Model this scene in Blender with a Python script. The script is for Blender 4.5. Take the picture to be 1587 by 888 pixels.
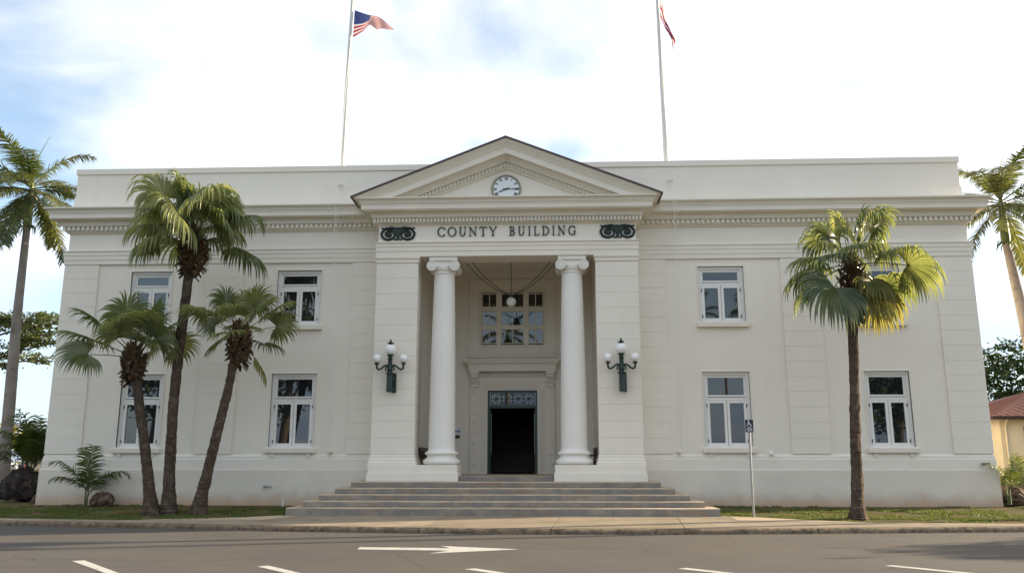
import bpy, bmesh, math, random
import numpy as np
from mathutils import Vector, Matrix, noise as mnoise
for o in list(bpy.data.objects): bpy.data.objects.remove(o)
SC = bpy.context.scene
COL = SC.collection
RAD = math.radians
RND = random.Random(7)

# ------------------------------------------------------------------ camera
cam_data = bpy.data.cameras.new('camera'); cam = bpy.data.objects.new('camera', cam_data); COL.objects.link(cam)
cam.location = (1.305, -27.183, 1.65)
cam.rotation_euler = (RAD(90 + 11.78), 0, RAD(2.46))
cam_data.sensor_width = 36.0; cam_data.lens = 1294.945 / 1587 * 36.0
cam_data.clip_end = 8000; cam_data.clip_start = 0.1
SC.camera = cam
# ------------------------------------------------------------------ sky, sun, exposure
SUN_AZ, SUN_EL = 17.0, 15.0           # degrees from +X towards +Y; height
world = bpy.data.worlds.new('World'); SC.world = world; world.use_nodes = True
def build_world():
    nt = world.node_tree; nt.nodes.clear(); N = nt.nodes.new; L = nt.links.new
    out = N('ShaderNodeOutputWorld'); bg = N('ShaderNodeBackground'); bg.inputs['Strength'].default_value = 0.09
    sky = N('ShaderNodeTexSky'); sky.sky_type = 'NISHITA'; sky.sun_disc = False
    sky.sun_elevation = RAD(SUN_EL); sky.sun_rotation = RAD(90 - SUN_AZ)
    sky.air_density = 1.0; sky.dust_density = 0.6; sky.ozone_density = 1.2; sky.altitude = 50
    tc = N('ShaderNodeTexCoord'); sep = N('ShaderNodeSeparateXYZ'); L(tc.outputs['Generated'], sep.inputs[0])
    mx = N('ShaderNodeMath'); mx.operation = 'MAXIMUM'; L(sep.outputs['Z'], mx.inputs[0]); mx.inputs[1].default_value = 0.0
    ad = N('ShaderNodeMath'); ad.operation = 'ADD'; L(mx.outputs[0], ad.inputs[0]); ad.inputs[1].default_value = 0.22
    dv = N('ShaderNodeVectorMath'); dv.operation = 'DIVIDE'; L(tc.outputs['Generated'], dv.inputs[0])
    cmb = N('ShaderNodeCombineXYZ'); L(ad.outputs[0], cmb.inputs[0]); L(ad.outputs[0], cmb.inputs[1]); cmb.inputs[2].default_value = 1.0
    L(cmb.outputs[0], dv.inputs[1])
    mp = N('ShaderNodeMapping'); L(dv.outputs[0], mp.inputs[0]); mp.inputs['Location'].default_value = (18.56, 10.32, 0.3); mp.inputs['Scale'].default_value = (1, 1, 0.0)
    n1 = N('ShaderNodeTexNoise'); n1.inputs['Scale'].default_value = 1.5; n1.inputs['Detail'].default_value = 7; n1.inputs['Roughness'].default_value = 0.5; n1.inputs['Distortion'].default_value = 0.25
    L(mp.outputs[0], n1.inputs['Vector'])
    cov = N('ShaderNodeMapRange'); cov.interpolation_type = 'SMOOTHSTEP'; L(n1.outputs['Fac'], cov.inputs['Value'])
    cov.inputs['From Min'].default_value = 0.36; cov.inputs['From Max'].default_value = 0.56; cov.inputs['To Min'].default_value = 0.12; cov.inputs['To Max'].default_value = 0.97
    n2 = N('ShaderNodeTexNoise'); n2.inputs['Scale'].default_value = 2.6; n2.inputs['Detail'].default_value = 6; n2.inputs['Roughness'].default_value = 0.55
    L(mp.outputs[0], n2.inputs['Vector'])
    cc = N('ShaderNodeMapRange'); L(n2.outputs['Fac'], cc.inputs['Value']); cc.inputs['From Min'].default_value = 0.3; cc.inputs['From Max'].default_value = 0.65
    cmix = N('ShaderNodeMix'); cmix.data_type = 'RGBA'; L(cc.outputs[0], cmix.inputs['Factor'])
    cmix.inputs['A'].default_value = (3.3, 3.5, 4.0, 1); cmix.inputs['B'].default_value = (4.75, 4.7, 4.6, 1)
    # cloud light rises with the sky's own brightness towards the sun
    hz = N('ShaderNodeMapRange'); hz.interpolation_type = 'SMOOTHSTEP'; L(sep.outputs['Z'], hz.inputs['Value']); hz.inputs['From Min'].default_value = 0.0; hz.inputs['From Max'].default_value = 0.30
    hmix = N('ShaderNodeMix'); hmix.data_type = 'RGBA'; L(hz.outputs[0], hmix.inputs['Factor']); hmix.inputs['A'].default_value = (1.6, 2.3, 3.6, 1); L(cmix.outputs['Result'], hmix.inputs['B'])
    ssc = N('ShaderNodeVectorMath'); ssc.operation = 'SCALE'; L(sky.outputs[0], ssc.inputs[0]); ssc.inputs['Scale'].default_value = 0.22
    cadd = N('ShaderNodeVectorMath'); cadd.operation = 'ADD'; L(hmix.outputs['Result'], cadd.inputs[0]); L(ssc.outputs[0], cadd.inputs[1])
    hc = N('ShaderNodeMapRange'); hc.interpolation_type = 'SMOOTHSTEP'; L(sep.outputs['Z'], hc.inputs['Value']); hc.inputs['From Min'].default_value = 0.0; hc.inputs['From Max'].default_value = 0.22; hc.inputs['To Min'].default_value = 0.8; hc.inputs['To Max'].default_value = 0.0
    cv2 = N('ShaderNodeMath'); cv2.operation = 'MAXIMUM'; L(cov.outputs[0], cv2.inputs[0]); L(hc.outputs[0], cv2.inputs[1])
    clr = N('ShaderNodeVectorMath'); clr.operation = 'SCALE'; L(sky.outputs[0], clr.inputs[0]); clr.inputs['Scale'].default_value = 1.15
    mix = N('ShaderNodeMix'); mix.data_type = 'RGBA'; L(cv2.outputs[0], mix.inputs['Factor']); L(clr.outputs[0], mix.inputs['A']); L(cadd.outputs[0], mix.inputs['B'])
    L(mix.outputs['Result'], bg.inputs['Color']); L(bg.outputs[0], out.inputs[0])
build_world()
sun_data = bpy.data.lights.new('sun', 'SUN'); sun = bpy.data.objects.new('sun', sun_data); COL.objects.link(sun)
sun_data.energy = 5.0; sun_data.angle = RAD(0.5); sun_data.color = (1.0, 0.83, 0.60)
_sd = Vector((math.cos(RAD(SUN_EL)) * math.cos(RAD(SUN_AZ)), math.cos(RAD(SUN_EL)) * math.sin(RAD(SUN_AZ)), math.sin(RAD(SUN_EL))))
sun.rotation_euler = _sd.to_track_quat('Z', 'Y').to_euler(); sun.location = _sd * 80
SC.view_settings.view_transform = 'Standard'; SC.view_settings.look = 'None'
SC.view_settings.exposure = 1.56; SC.view_settings.gamma = 1.0
SC.render.resolution_x = 1024; SC.render.resolution_y = 572

# ------------------------------------------------------------------ materials
MATS = {}
def mat(name, col, rough=0.8, spec=0.3, var=0.06, vscale=1.5, bump=0.0, bscale=30.0, metal=0.0, stain=None, fine=0.0, ior=None, coord='Object', rnd=0.0, streak=None):
    """stain=(colour, scale, lo, hi); streak=(colour, scale vec, lo, hi); rnd: variation from object to object"""
    if name in MATS: return MATS[name]
    m = bpy.data.materials.new(name); m.use_nodes = True; MATS[name] = m
    nt = m.node_tree; N = nt.nodes.new; L = nt.links.new; b = nt.nodes['Principled BSDF']
    b.inputs['Roughness'].default_value = rough; b.inputs['Metallic'].default_value = metal
    b.inputs['Specular IOR Level'].default_value = spec
    if ior: b.inputs['IOR'].default_value = ior
    geo = N('ShaderNodeNewGeometry') if coord == 'World' else N('ShaderNodeTexCoord')
    vec = geo.outputs['Position'] if coord == 'World' else geo.outputs['Object']
    n = N('ShaderNodeTexNoise'); n.inputs['Scale'].default_value = vscale; n.inputs['Detail'].default_value = 6; n.inputs['Roughness'].default_value = 0.6
    L(vec, n.inputs['Vector'])
    mr = N('ShaderNodeMapRange'); L(n.outputs['Fac'], mr.inputs['Value']); mr.inputs['From Min'].default_value = 0.3; mr.inputs['From Max'].default_value = 0.7
    mr.inputs['To Min'].default_value = 1 - var; mr.inputs['To Max'].default_value = 1 + var
    val = mr.outputs[0]
    if fine:
        n3 = N('ShaderNodeTexNoise'); n3.inputs['Scale'].default_value = bscale; n3.inputs['Detail'].default_value = 3; L(vec, n3.inputs['Vector'])
        m3 = N('ShaderNodeMapRange'); L(n3.outputs['Fac'], m3.inputs['Value']); m3.inputs['From Min'].default_value = 0.3; m3.inputs['From Max'].default_value = 0.7
        m3.inputs['To Min'].default_value = 1 - fine; m3.inputs['To Max'].default_value = 1 + fine
        mm = N('ShaderNodeMath'); mm.operation = 'MULTIPLY'; L(val, mm.inputs[0]); L(m3.outputs[0], mm.inputs[1]); val = mm.outputs[0]
    if rnd:
        oi = N('ShaderNodeObjectInfo'); m4 = N('ShaderNodeMapRange'); L(oi.outputs['Random'], m4.inputs['Value'])
        m4.inputs['To Min'].default_value = 1 - rnd; m4.inputs['To Max'].default_value = 1 + rnd
        mm = N('ShaderNodeMath'); mm.operation = 'MULTIPLY'; L(val, mm.inputs[0]); L(m4.outputs[0], mm.inputs[1]); val = mm.outputs[0]
    sc = N('ShaderNodeVectorMath'); sc.operation = 'SCALE'; sc.inputs[0].default_value = col; L(val, sc.inputs['Scale'])
    c = sc.outputs[0]
    for st in (stain, streak):
        if not st: continue
        n2 = N('ShaderNodeTexNoise'); n2.inputs['Detail'].default_value = 8; n2.inputs['Roughness'].default_value = 0.65
        if isinstance(st[1], tuple):
            mp = N('ShaderNodeMapping'); L(vec, mp.inputs[0]); mp.inputs['Scale'].default_value = st[1]; L(mp.outputs[0], n2.inputs['Vector']); n2.inputs['Scale'].default_value = 1.0
        else:
            L(vec, n2.inputs['Vector']); n2.inputs['Scale'].default_value = st[1]
        r = N('ShaderNodeMapRange'); r.interpolation_type = 'SMOOTHSTEP'; L(n2.outputs['Fac'], r.inputs['Value']); r.inputs['From Min'].default_value = st[2]; r.inputs['From Max'].default_value = st[3]
        if len(st) > 4: r.inputs['To Max'].default_value = st[4]
        mi = N('ShaderNodeMix'); mi.data_type = 'RGBA'; L(r.outputs[0], mi.inputs['Factor']); L(c, mi.inputs['A']); mi.inputs['B'].default_value = (*st[0], 1); c = mi.outputs['Result']
    L(c, b.inputs['Base Color'])
    if bump:
        bn = N('ShaderNodeTexNoise'); bn.inputs['Scale'].default_value = bscale; bn.inputs['Detail'].default_value = 4; L(vec, bn.inputs['Vector'])
        bp = N('ShaderNodeBump'); bp.inputs['Strength'].default_value = bump; bp.inputs['Distance'].default_value = 0.02; L(bn.outputs['Fac'], bp.inputs['Height']); L(bp.outputs[0], b.inputs['Normal'])
    return m
def leaf_mat(name, col, col2, trans=0.35, rough=0.45, spec=0.4):
    m = bpy.data.materials.new(name); m.use_nodes = True; MATS[name] = m
    nt = m.node_tree; N = nt.nodes.new; L = nt.links.new; b = nt.nodes['Principled BSDF']; out = nt.nodes['Material Output']
    b.inputs['Roughness'].default_value = rough; b.inputs['Specular IOR Level'].default_value = spec
    tc = N('ShaderNodeTexCoord'); n = N('ShaderNodeTexNoise'); n.inputs['Scale'].default_value = 2.2; n.inputs['Detail'].default_value = 5; L(tc.outputs['Object'], n.inputs['Vector'])
    oi = N('ShaderNodeObjectInfo'); ad = N('ShaderNodeMath'); ad.operation = 'ADD'; L(n.outputs['Fac'], ad.inputs[0])
    ml = N('ShaderNodeMath'); ml.operation = 'MULTIPLY'; L(oi.outputs['Random'], ml.inputs[0]); ml.inputs[1].default_value = 0.55; L(ml.outputs[0], ad.inputs[1])
    r = N('ShaderNodeMapRange'); L(ad.outputs[0], r.inputs['Value']); r.inputs['From Min'].default_value = 0.4; r.inputs['From Max'].default_value = 1.15
    mi = N('ShaderNodeMix'); mi.data_type = 'RGBA'; L(r.outputs[0], mi.inputs['Factor']); mi.inputs['A'].default_value = (*col, 1); mi.inputs['B'].default_value = (*col2, 1)
    L(mi.outputs['Result'], b.inputs['Base Color'])
    t = N('ShaderNodeBsdfTranslucent'); sc = N('ShaderNodeVectorMath'); sc.operation = 'MULTIPLY'; L(mi.outputs['Result'], sc.inputs[0]); sc.inputs[1].default_value = (1.6, 1.5, 0.85); L(sc.outputs[0], t.inputs['Color'])
    ms = N('ShaderNodeMixShader'); ms.inputs[0].default_value = trans; L(b.outputs[0], ms.inputs[1]); L(t.outputs[0], ms.inputs[2]); L(ms.outputs[0], out.inputs['Surface'])
    return m
WALL = mat('wall_paint', (0.785, 0.728, 0.635), 0.75, 0.25, 0.035, 0.7, 0.05, 60, coord='World', streak=((0.73, 0.67, 0.575), (2.2, 2.2, 0.12), 0.5, 0.85, 0.6))
TRIM = mat('trim_paint', (0.755, 0.70, 0.60), 0.7, 0.25, 0.04, 1.2, 0.04, 60, coord='World')
COLM = mat('column_paint', (0.79, 0.76, 0.70), 0.5, 0.35, 0.03, 1.0, 0.03, 40, coord='World')
def base_wall_mat():
    """painted base of the wall: red soil splashed up from the ground, fading out by about half a metre"""
    m = mat('base_paint', (0.70, 0.64, 0.55), 0.8, 0.2, 0.05, 1.1, 0.06, 50, coord='World', stain=((0.61, 0.55, 0.465), 2.0, 0.5, 0.9, 0.6))
    nt = m.node_tree; N = nt.nodes.new; L = nt.links.new; b = nt.nodes['Principled BSDF']
    src = b.inputs['Base Color'].links[0].from_socket
    g = N('ShaderNodeNewGeometry'); s = N('ShaderNodeSeparateXYZ'); L(g.outputs['Position'], s.inputs[0])
    n = N('ShaderNodeTexNoise'); n.inputs['Scale'].default_value = 2.3; n.inputs['Detail'].default_value = 8; n.inputs['Roughness'].default_value = 0.7; L(g.outputs['Position'], n.inputs['Vector'])
    a = N('ShaderNodeMath'); a.operation = 'MULTIPLY_ADD'; L(n.outputs['Fac'], a.inputs[0]); a.inputs[1].default_value = -0.55; L(s.outputs['Z'], a.inputs[2])
    r = N('ShaderNodeMapRange'); r.interpolation_type = 'SMOOTHSTEP'; L(a.outputs[0], r.inputs['Value']); r.inputs['From Min'].default_value = -0.05; r.inputs['From Max'].default_value = 0.55; r.inputs['To Min'].default_value = 0.75; r.inputs['To Max'].default_value = 0
    mi = N('ShaderNodeMix'); mi.data_type = 'RGBA'; L(r.outputs[0], mi.inputs['Factor']); L(src, mi.inputs['A']); mi.inputs['B'].default_value = (0.46, 0.28, 0.155, 1); L(mi.outputs['Result'], b.inputs['Base Color'])
    return m
BASEW = base_wall_mat()
FRAME = mat('window_paint', (0.76, 0.74, 0.70), 0.45, 0.4, 0.02)
GLASS = mat('window_glass', (0.012, 0.014, 0.016), 0.015, 0.5, 0.0, ior=1.9)
METAL_DARK = mat('hinge_metal', (0.06, 0.055, 0.05), 0.5, 0.4)
GREEN = mat('green_enamel', (0.009, 0.030, 0.021), 0.35, 0.5, 0.25, 9, 0.05, 30)
DOORG = mat('door_green', (0.012, 0.035, 0.034), 0.35, 0.5, 0.15, 3)
GLOBE = mat('opal_glass', (0.82, 0.82, 0.80), 0.12, 0.5, 0.02)
ROOFEDGE = mat('roof_metal', (0.075, 0.05, 0.06), 0.5, 0.4, 0.15, 2)
LETTER = mat('letter_bronze', (0.011, 0.024, 0.021), 0.5, 0.4, 0.2, 6)
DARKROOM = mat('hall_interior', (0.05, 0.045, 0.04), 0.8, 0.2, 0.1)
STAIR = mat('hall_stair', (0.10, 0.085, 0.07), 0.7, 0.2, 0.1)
WOOD = mat('bench_wood', (0.035, 0.016, 0.010), 0.45, 0.4, 0.3, 6)
CLOCKF = mat('clock_face', (0.74, 0.77, 0.79), 0.35, 0.4, 0.02)
CLOCKB = mat('clock_black', (0.015, 0.017, 0.02), 0.4, 0.4)
CLOCKR = mat('clock_rim', (0.30, 0.27, 0.19), 0.5, 0.4, 0.1)
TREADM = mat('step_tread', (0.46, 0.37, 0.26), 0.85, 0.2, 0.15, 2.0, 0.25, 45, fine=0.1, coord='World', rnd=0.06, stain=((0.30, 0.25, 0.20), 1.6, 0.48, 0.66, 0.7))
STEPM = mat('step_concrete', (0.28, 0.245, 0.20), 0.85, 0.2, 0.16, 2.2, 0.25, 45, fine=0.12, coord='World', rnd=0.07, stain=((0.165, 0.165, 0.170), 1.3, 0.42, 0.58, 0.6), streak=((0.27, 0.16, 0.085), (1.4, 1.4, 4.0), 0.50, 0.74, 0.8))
SIDEW = mat('sidewalk_concrete', (0.28, 0.225, 0.16), 0.9, 0.15, 0.15, 1.1, 0.25, 60, fine=0.1, coord='World', rnd=0.06, stain=((0.21, 0.155, 0.10), 0.9, 0.5, 0.72, 0.7), streak=((0.23, 0.18, 0.13), (0.5, 2.2, 1.0), 0.55, 0.8, 0.6))
KERBM = mat('kerb_concrete', (0.22, 0.165, 0.11), 0.9, 0.15, 0.25, 2.5, 0.5, 30, fine=0.25, coord='World', rnd=0.1, stain=((0.035, 0.026, 0.02), 7.0, 0.44, 0.64, 0.6))
APRON = mat('apron_concrete', (0.44, 0.35, 0.24), 0.9, 0.15, 0.1, 1.3, 0.2, 60, fine=0.08, coord='World', stain=((0.36, 0.26, 0.17), 1.5, 0.52, 0.75, 0.6))
ROADM = mat('asphalt', (0.088, 0.079, 0.069), 0.92, 0.25, 0.12, 0.35, 0.5, 55, fine=0.34, coord='World', stain=((0.122, 0.096, 0.070), 0.25, 0.45, 0.75, 0.75), streak=((0.065, 0.060, 0.056), (0.12, 1.3, 1.0), 0.5, 0.75, 0.8))
def asphalt_wear(m):
    nt = m.node_tree; N = nt.nodes.new; L = nt.links.new; b = nt.nodes['Principled BSDF']; src = b.inputs['Base Color'].links[0].from_socket
    g = N('ShaderNodeNewGeometry'); n = N('ShaderNodeTexNoise'); n.inputs['Scale'].default_value = 1.3; n.inputs['Detail'].default_value = 6; L(g.outputs['Position'], n.inputs['Vector'])
    ad = N('ShaderNodeMix'); ad.data_type = 'VECTOR'; ad.inputs['Factor'].default_value = .35; L(g.outputs['Position'], ad.inputs['A']); L(n.outputs['Color'], ad.inputs['B'])
    v = N('ShaderNodeTexVoronoi'); v.feature = 'DISTANCE_TO_EDGE'; v.inputs['Scale'].default_value = .42; L(ad.outputs['Result'], v.inputs['Vector'])
    r = N('ShaderNodeMapRange'); L(v.outputs['Distance'], r.inputs['Value']); r.inputs['From Min'].default_value = .002; r.inputs['From Max'].default_value = .007; r.inputs['To Min'].default_value = .55; r.inputs['To Max'].default_value = 0
    n2 = N('ShaderNodeTexNoise'); n2.inputs['Scale'].default_value = .5; n2.inputs['Detail'].default_value = 2; L(g.outputs['Position'], n2.inputs['Vector']); r2 = N('ShaderNodeMapRange'); L(n2.outputs['Fac'], r2.inputs['Value']); r2.inputs['From Min'].default_value = .48; r2.inputs['From Max'].default_value = .6
    mu = N('ShaderNodeMath'); mu.operation = 'MULTIPLY'; L(r.outputs[0], mu.inputs[0]); L(r2.outputs[0], mu.inputs[1])
    mi = N('ShaderNodeMix'); mi.data_type = 'RGBA'; L(mu.outputs[0], mi.inputs['Factor']); L(src, mi.inputs['A']); mi.inputs['B'].default_value = (.03, .028, .026, 1)
    n3 = N('ShaderNodeTexNoise'); n3.inputs['Scale'].default_value = 18; n3.inputs['Detail'].default_value = 2; L(g.outputs['Position'], n3.inputs['Vector']); r3 = N('ShaderNodeMapRange'); L(n3.outputs['Fac'], r3.inputs['Value']); r3.inputs['From Min'].default_value = .66; r3.inputs['From Max'].default_value = .74; r3.inputs['To Max'].default_value = .5
    m3 = N('ShaderNodeMix'); m3.data_type = 'RGBA'; L(r3.outputs[0], m3.inputs['Factor']); L(mi.outputs['Result'], m3.inputs['A']); m3.inputs['B'].default_value = (.26, .23, .19, 1); L(m3.outputs['Result'], b.inputs['Base Color'])
asphalt_wear(ROADM)
PAINTW = mat('road_paint', (0.48, 0.46, 0.41), 0.7, 0.3, 0.08, 3, 0.2, 80, coord='World', stain=((0.25, 0.22, 0.19), 7.0, 0.52, 0.68, 0.7))
SOIL = mat('lawn_soil', (0.10, 0.092, 0.038), 1.0, 0.05, 0.3, 2.0, 0.6, 40, fine=0.3, coord='World', stain=((0.15, 0.075, 0.038), 0.9, 0.50, 0.66, 0.9))
FARG = mat('far_ground', (0.085, 0.095, 0.03), 1.0, 0.05, 0.3, 0.12, coord='World', stain=((0.16, 0.14, 0.05), 0.06, 0.45, 0.65))
POLEW = mat('flagpole_paint', (0.62, 0.61, 0.58), 0.35, 0.5, 0.05)
ROPE = mat('halyard_rope', (0.72, 0.72, 0.70), 0.8, 0.2)
GALV = mat('galvanised_steel', (0.36, 0.36, 0.36), 0.32, 0.5, 0.08, 6, metal=0.85)
TRUNKM = mat('palm_trunk', (0.075, 0.054, 0.040), 0.95, 0.1, 0.35, 5, 0.9, 26, fine=0.4, stain=((0.16, 0.125, 0.10), 6.0, 0.5, 0.7, 0.7))
BOOTM = mat('palm_boots', (0.080, 0.052, 0.033), 0.95, 0.1, 0.4, 6, 0.5, 30, fine=0.3, stain=((0.20, 0.12, 0.06), 7, 0.5, 0.7, 0.8))
ROYALT = mat('royal_trunk', (0.27, 0.235, 0.205), 0.9, 0.15, 0.2, 1.4, 0.4, 20, fine=0.15, stain=((0.13, 0.10, 0.085), 1.2, 0.5, 0.68, 0.8))
SHAFT = mat('crownshaft_green', (0.085, 0.115, 0.03), 0.5, 0.4, 0.2, 2)
BARK = mat('tree_bark', (0.10, 0.08, 0.06), 0.95, 0.1, 0.3, 4, 0.6, 25)
FAN = leaf_mat('fan_leaf', (0.062, 0.100, 0.040), (0.265, 0.280, 0.125), 0.48, 0.30, 0.8)
FANY = leaf_mat('fan_leaf_yellowing', (0.14, 0.15, 0.05), (0.27, 0.25, 0.10), 0.4, 0.5)
FANDEAD = leaf_mat('fan_leaf_dead', (0.17, 0.115, 0.05), (0.30, 0.21, 0.10), 0.3, 0.7, 0.2)
PINN = leaf_mat('feather_leaf', (0.045, 0.070, 0.020), (0.14, 0.15, 0.05), 0.42, 0.38, 0.6)
ARECA = leaf_mat('areca_leaf', (0.035, 0.062, 0.012), (0.11, 0.135, 0.028), 0.3, 0.42, 0.5)
LEAFB = leaf_mat('broad_leaf', (0.022, 0.045, 0.010), (0.075, 0.105, 0.024), 0.35, 0.5, 0.4)
LEAFC = leaf_mat('rain_tree_leaf', (0.030, 0.050, 0.014), (0.085, 0.10, 0.03), 0.35, 0.5, 0.4)
LEAFY = leaf_mat('yellow_leaf', (0.20, 0.19, 0.03), (0.36, 0.31, 0.05), 0.4, 0.5, 0.3)
GRASS = leaf_mat('grass_blade', (0.060, 0.088, 0.024), (0.14, 0.160, 0.05), 0.3, 0.6, 0.2)
ROCK = mat('lava_rock', (0.035, 0.028, 0.025), 0.95, 0.15, 0.5, 4, 0.9, 12, fine=0.3, stain=((0.13, 0.10, 0.08), 3.0, 0.5, 0.68, 0.8))
ROCKT = mat('stump_bark', (0.10, 0.068, 0.048), 0.95, 0.1, 0.4, 4, 0.9, 12, stain=((0.22, 0.18, 0.14), 3.5, 0.52, 0.66, 0.9))
CREAM = mat('cream_paint', (0.66, 0.57, 0.40), 0.8, 0.2, 0.05, 1.0, coord='World')
REDROOF = mat('red_roof', (0.20, 0.095, 0.07), 0.7, 0.3, 0.15, 1.5)
LAVAWALL = mat('lava_wall', (0.13, 0.08, 0.055), 0.95, 0.1, 0.5, 2.5, 0.8, 6)

# ------------------------------------------------------------------ mesh helpers
class MB:
    def __init__(s): s.v = []; s.f = []
    def box(s, x0, x1, y0, y1, z0, z1):
        n = len(s.v)
        s.v += [(x0, y0, z0), (x1, y0, z0), (x1, y1, z0), (x0, y1, z0), (x0, y0, z1), (x1, y0, z1), (x1, y1, z1), (x0, y1, z1)]
        s.f += [tuple(n + i for i in q) for q in ((0, 3, 2, 1), (4, 5, 6, 7), (0, 1, 5, 4), (1, 2, 6, 5), (2, 3, 7, 6), (3, 0, 4, 7))]
        return s
    def ring(s, x0, x1, z0, z1, w, y0, y1, wb=None):
        wb = w if wb is None else wb
        s.box(x0, x0 + w, y0, y1, z0, z1); s.box(x1 - w, x1, y0, y1, z0, z1)
        s.box(x0 + w, x1 - w, y0, y1, z1 - w, z1); s.box(x0 + w, x1 - w, y0, y1, z0, z0 + wb)
        return s
    def prism(s, poly, y0, y1):                   # poly in x,z, extruded along y
        n = len(s.v); k = len(poly)
        s.v += [(x, y0, z) for x, z in poly] + [(x, y1, z) for x, z in poly]
        s.f += [tuple(n + i for i in range(k)), tuple(n + k + i for i in reversed(range(k)))]
        s.f += [(n + i, n + k + i, n + k + (i + 1) % k, n + (i + 1) % k) for i in range(k)]
        return s
    def sweep(s, prof, path):                     # prof: closed loop of (out, z); left of the path is outward
        P = [Vector((x, y)) for x, y in path]; k = len(prof); n0 = len(s.v)
        nr = []
        for a, b in zip(P, P[1:]):
            d = (b - a).normalized(); nr.append(Vector((-d.y, d.x)))
        for i, p in enumerate(P):
            if i == 0: m = nr[0]
            elif i == len(P) - 1: m = nr[-1]
            else:
                m = nr[i - 1] + nr[i]; m = m / max(m.dot(nr[i]), 1e-6)
            s.v += [(p.x + m.x * o, p.y + m.y * o, z) for o, z in prof]
        for i in range(len(P) - 1):
            a = n0 + i * k; b = a + k
            s.f += [(a + j, b + j, b + (j + 1) % k, a + (j + 1) % k) for j in range(k)]
        s.f += [tuple(n0 + j for j in range(k)), tuple(n0 + (len(P) - 1) * k + j for j in reversed(range(k)))]
        return s
    def lathe(s, prof, c=(0, 0, 0), n=24, axis='z'):
        n0 = len(s.v)
        for r, h in prof:
            for i in range(n):
                a = 2 * math.pi * i / n; x, y = r * math.cos(a), r * math.sin(a)
                s.v.append((c[0] + x, c[1] + y, c[2] + h) if axis == 'z' else (c[0] + x, c[1] - h, c[2] + y))
        for j in range(len(prof) - 1):
            for i in range(n):
                a = n0 + j * n + i; b = n0 + j * n + (i + 1) % n
                s.f.append((a, b, b + n, a + n))
        s.f.append(tuple(n0 + i for i in reversed(range(n)))); s.f.append(tuple(n0 + (len(prof) - 1) * n + i for i in range(n)))
        return s
    def sphere(s, c, r, n=16, m=10, sq=1.0):
        return s.lathe([(max(r * math.sin(math.pi * j / m), 1e-4), -r * sq * math.cos(math.pi * j / m)) for j in range(m + 1)], c, n)
    def tube(s, pts, rad, n=8, caps=True):
        pts = [Vector(p) for p in pts]; n0 = len(s.v)
        if not hasattr(rad, '__len__'): rad = [rad] * len(pts)
        up = None
        for i, p in enumerate(pts):
            d = (pts[min(i + 1, len(pts) - 1)] - pts[max(i - 1, 0)]).normalized()
            if up is None: up = Vector((0, 1, 0)) if abs(d.y) < 0.9 else Vector((1, 0, 0))
            u = (up - d * up.dot(d)).normalized(); up = u; w = d.cross(u)
            for j in range(n):
                a = 2 * math.pi * j / n; s.v.append(tuple(p + (u * math.cos(a) + w * math.sin(a)) * rad[i]))
        for i in range(len(pts) - 1):
            for j in range(n):
                a = n0 + i * n + j; b = n0 + i * n + (j + 1) % n; s.f.append((a, b, b + n, a + n))
        if caps:
            s.f.append(tuple(n0 + j for j in reversed(range(n)))); s.f.append(tuple(n0 + (len(pts) - 1) * n + j for j in range(n)))
        return s
    def mesh(s, name, m, smooth=False, off=(0, 0, 0), bevel=0.0):
        me = bpy.data.meshes.new(name)
        me.from_pydata([(x - off[0], y - off[1], z - off[2]) for x, y, z in s.v], [], s.f)
        bm = bmesh.new(); bm.from_mesh(me); bmesh.ops.recalc_face_normals(bm, faces=bm.faces)
        if bevel: bmesh.ops.bevel(bm, geom=list(bm.edges), offset=bevel, segments=1, profile=0.5, affect='EDGES')
        bm.to_mesh(me); bm.free()
        me.materials.append(m)
        if smooth:
            me.polygons.foreach_set('use_smooth', [True] * len(me.polygons))
            try: me.set_sharp_from_angle(angle=RAD(38))
            except Exception: pass
        return me
    def build(s, name, m, parent=None, smooth=False, bevel=0.0, label=None, raw=False):
        off = (0, 0, 0)
        if parent is not None and not raw:
            off = wloc(parent)
        o = bpy.data.objects.new(name, s.mesh(name, m, smooth, off, bevel)); COL.objects.link(o)
        if parent is not None: o.parent = parent
        if label: o['label'] = label
        return o
def wloc(o):
    p = Vector((0, 0, 0))
    while o is not None: p = p + Vector(o.location); o = o.parent
    return p
def tag(o, label=None, cat=None, group=None, kind=None):
    if label: o['label'] = label
    if cat: o['category'] = cat
    if group: o['group'] = group
    if kind: o['kind'] = kind
    return o
def thing(name, loc, label, cat, group=None, rz=0.0):
    o = bpy.data.objects.new(name, None); COL.objects.link(o); o.location = loc; o.rotation_euler.z = rz
    o.empty_display_size = 0.3
    return tag(o, label, cat, group)
def link_mesh(name, me, parent, loc=(0, 0, 0), rz=0.0, scale=1.0):
    o = bpy.data.objects.new(name, me); COL.objects.link(o); o.parent = parent; o.location = loc; o.rotation_euler.z = rz
    o.scale = (scale,) * 3 if not hasattr(scale, '__len__') else scale
    return o

# ================================================================== GROUND
_kx = np.array([-300, -40, -20, -13.1, -5.06, 0.4, 5.0, 12.5, 20, 40, 300.0]); _ky = np.array([-3.6, -3.6, -4.05, -5.07, -6.6, -7.25, -7.1, -6.1, -5.15, -4.6, -4.6])
_gx = np.linspace(-60, 60, 961); _gy = np.interp(_gx, _kx, _ky); _ker = np.hanning(33); _ker /= _ker.sum()
_gy = np.convolve(np.pad(_gy, 16, mode='edge'), _ker, mode='valid')
def yk(x): return float(np.interp(x, _gx, _gy))
def zg(x, y):
    k = yk(x); t = min(max((y - k) / (0 - k), 0), 1); return 0.10 + 0.17 * t
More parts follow.
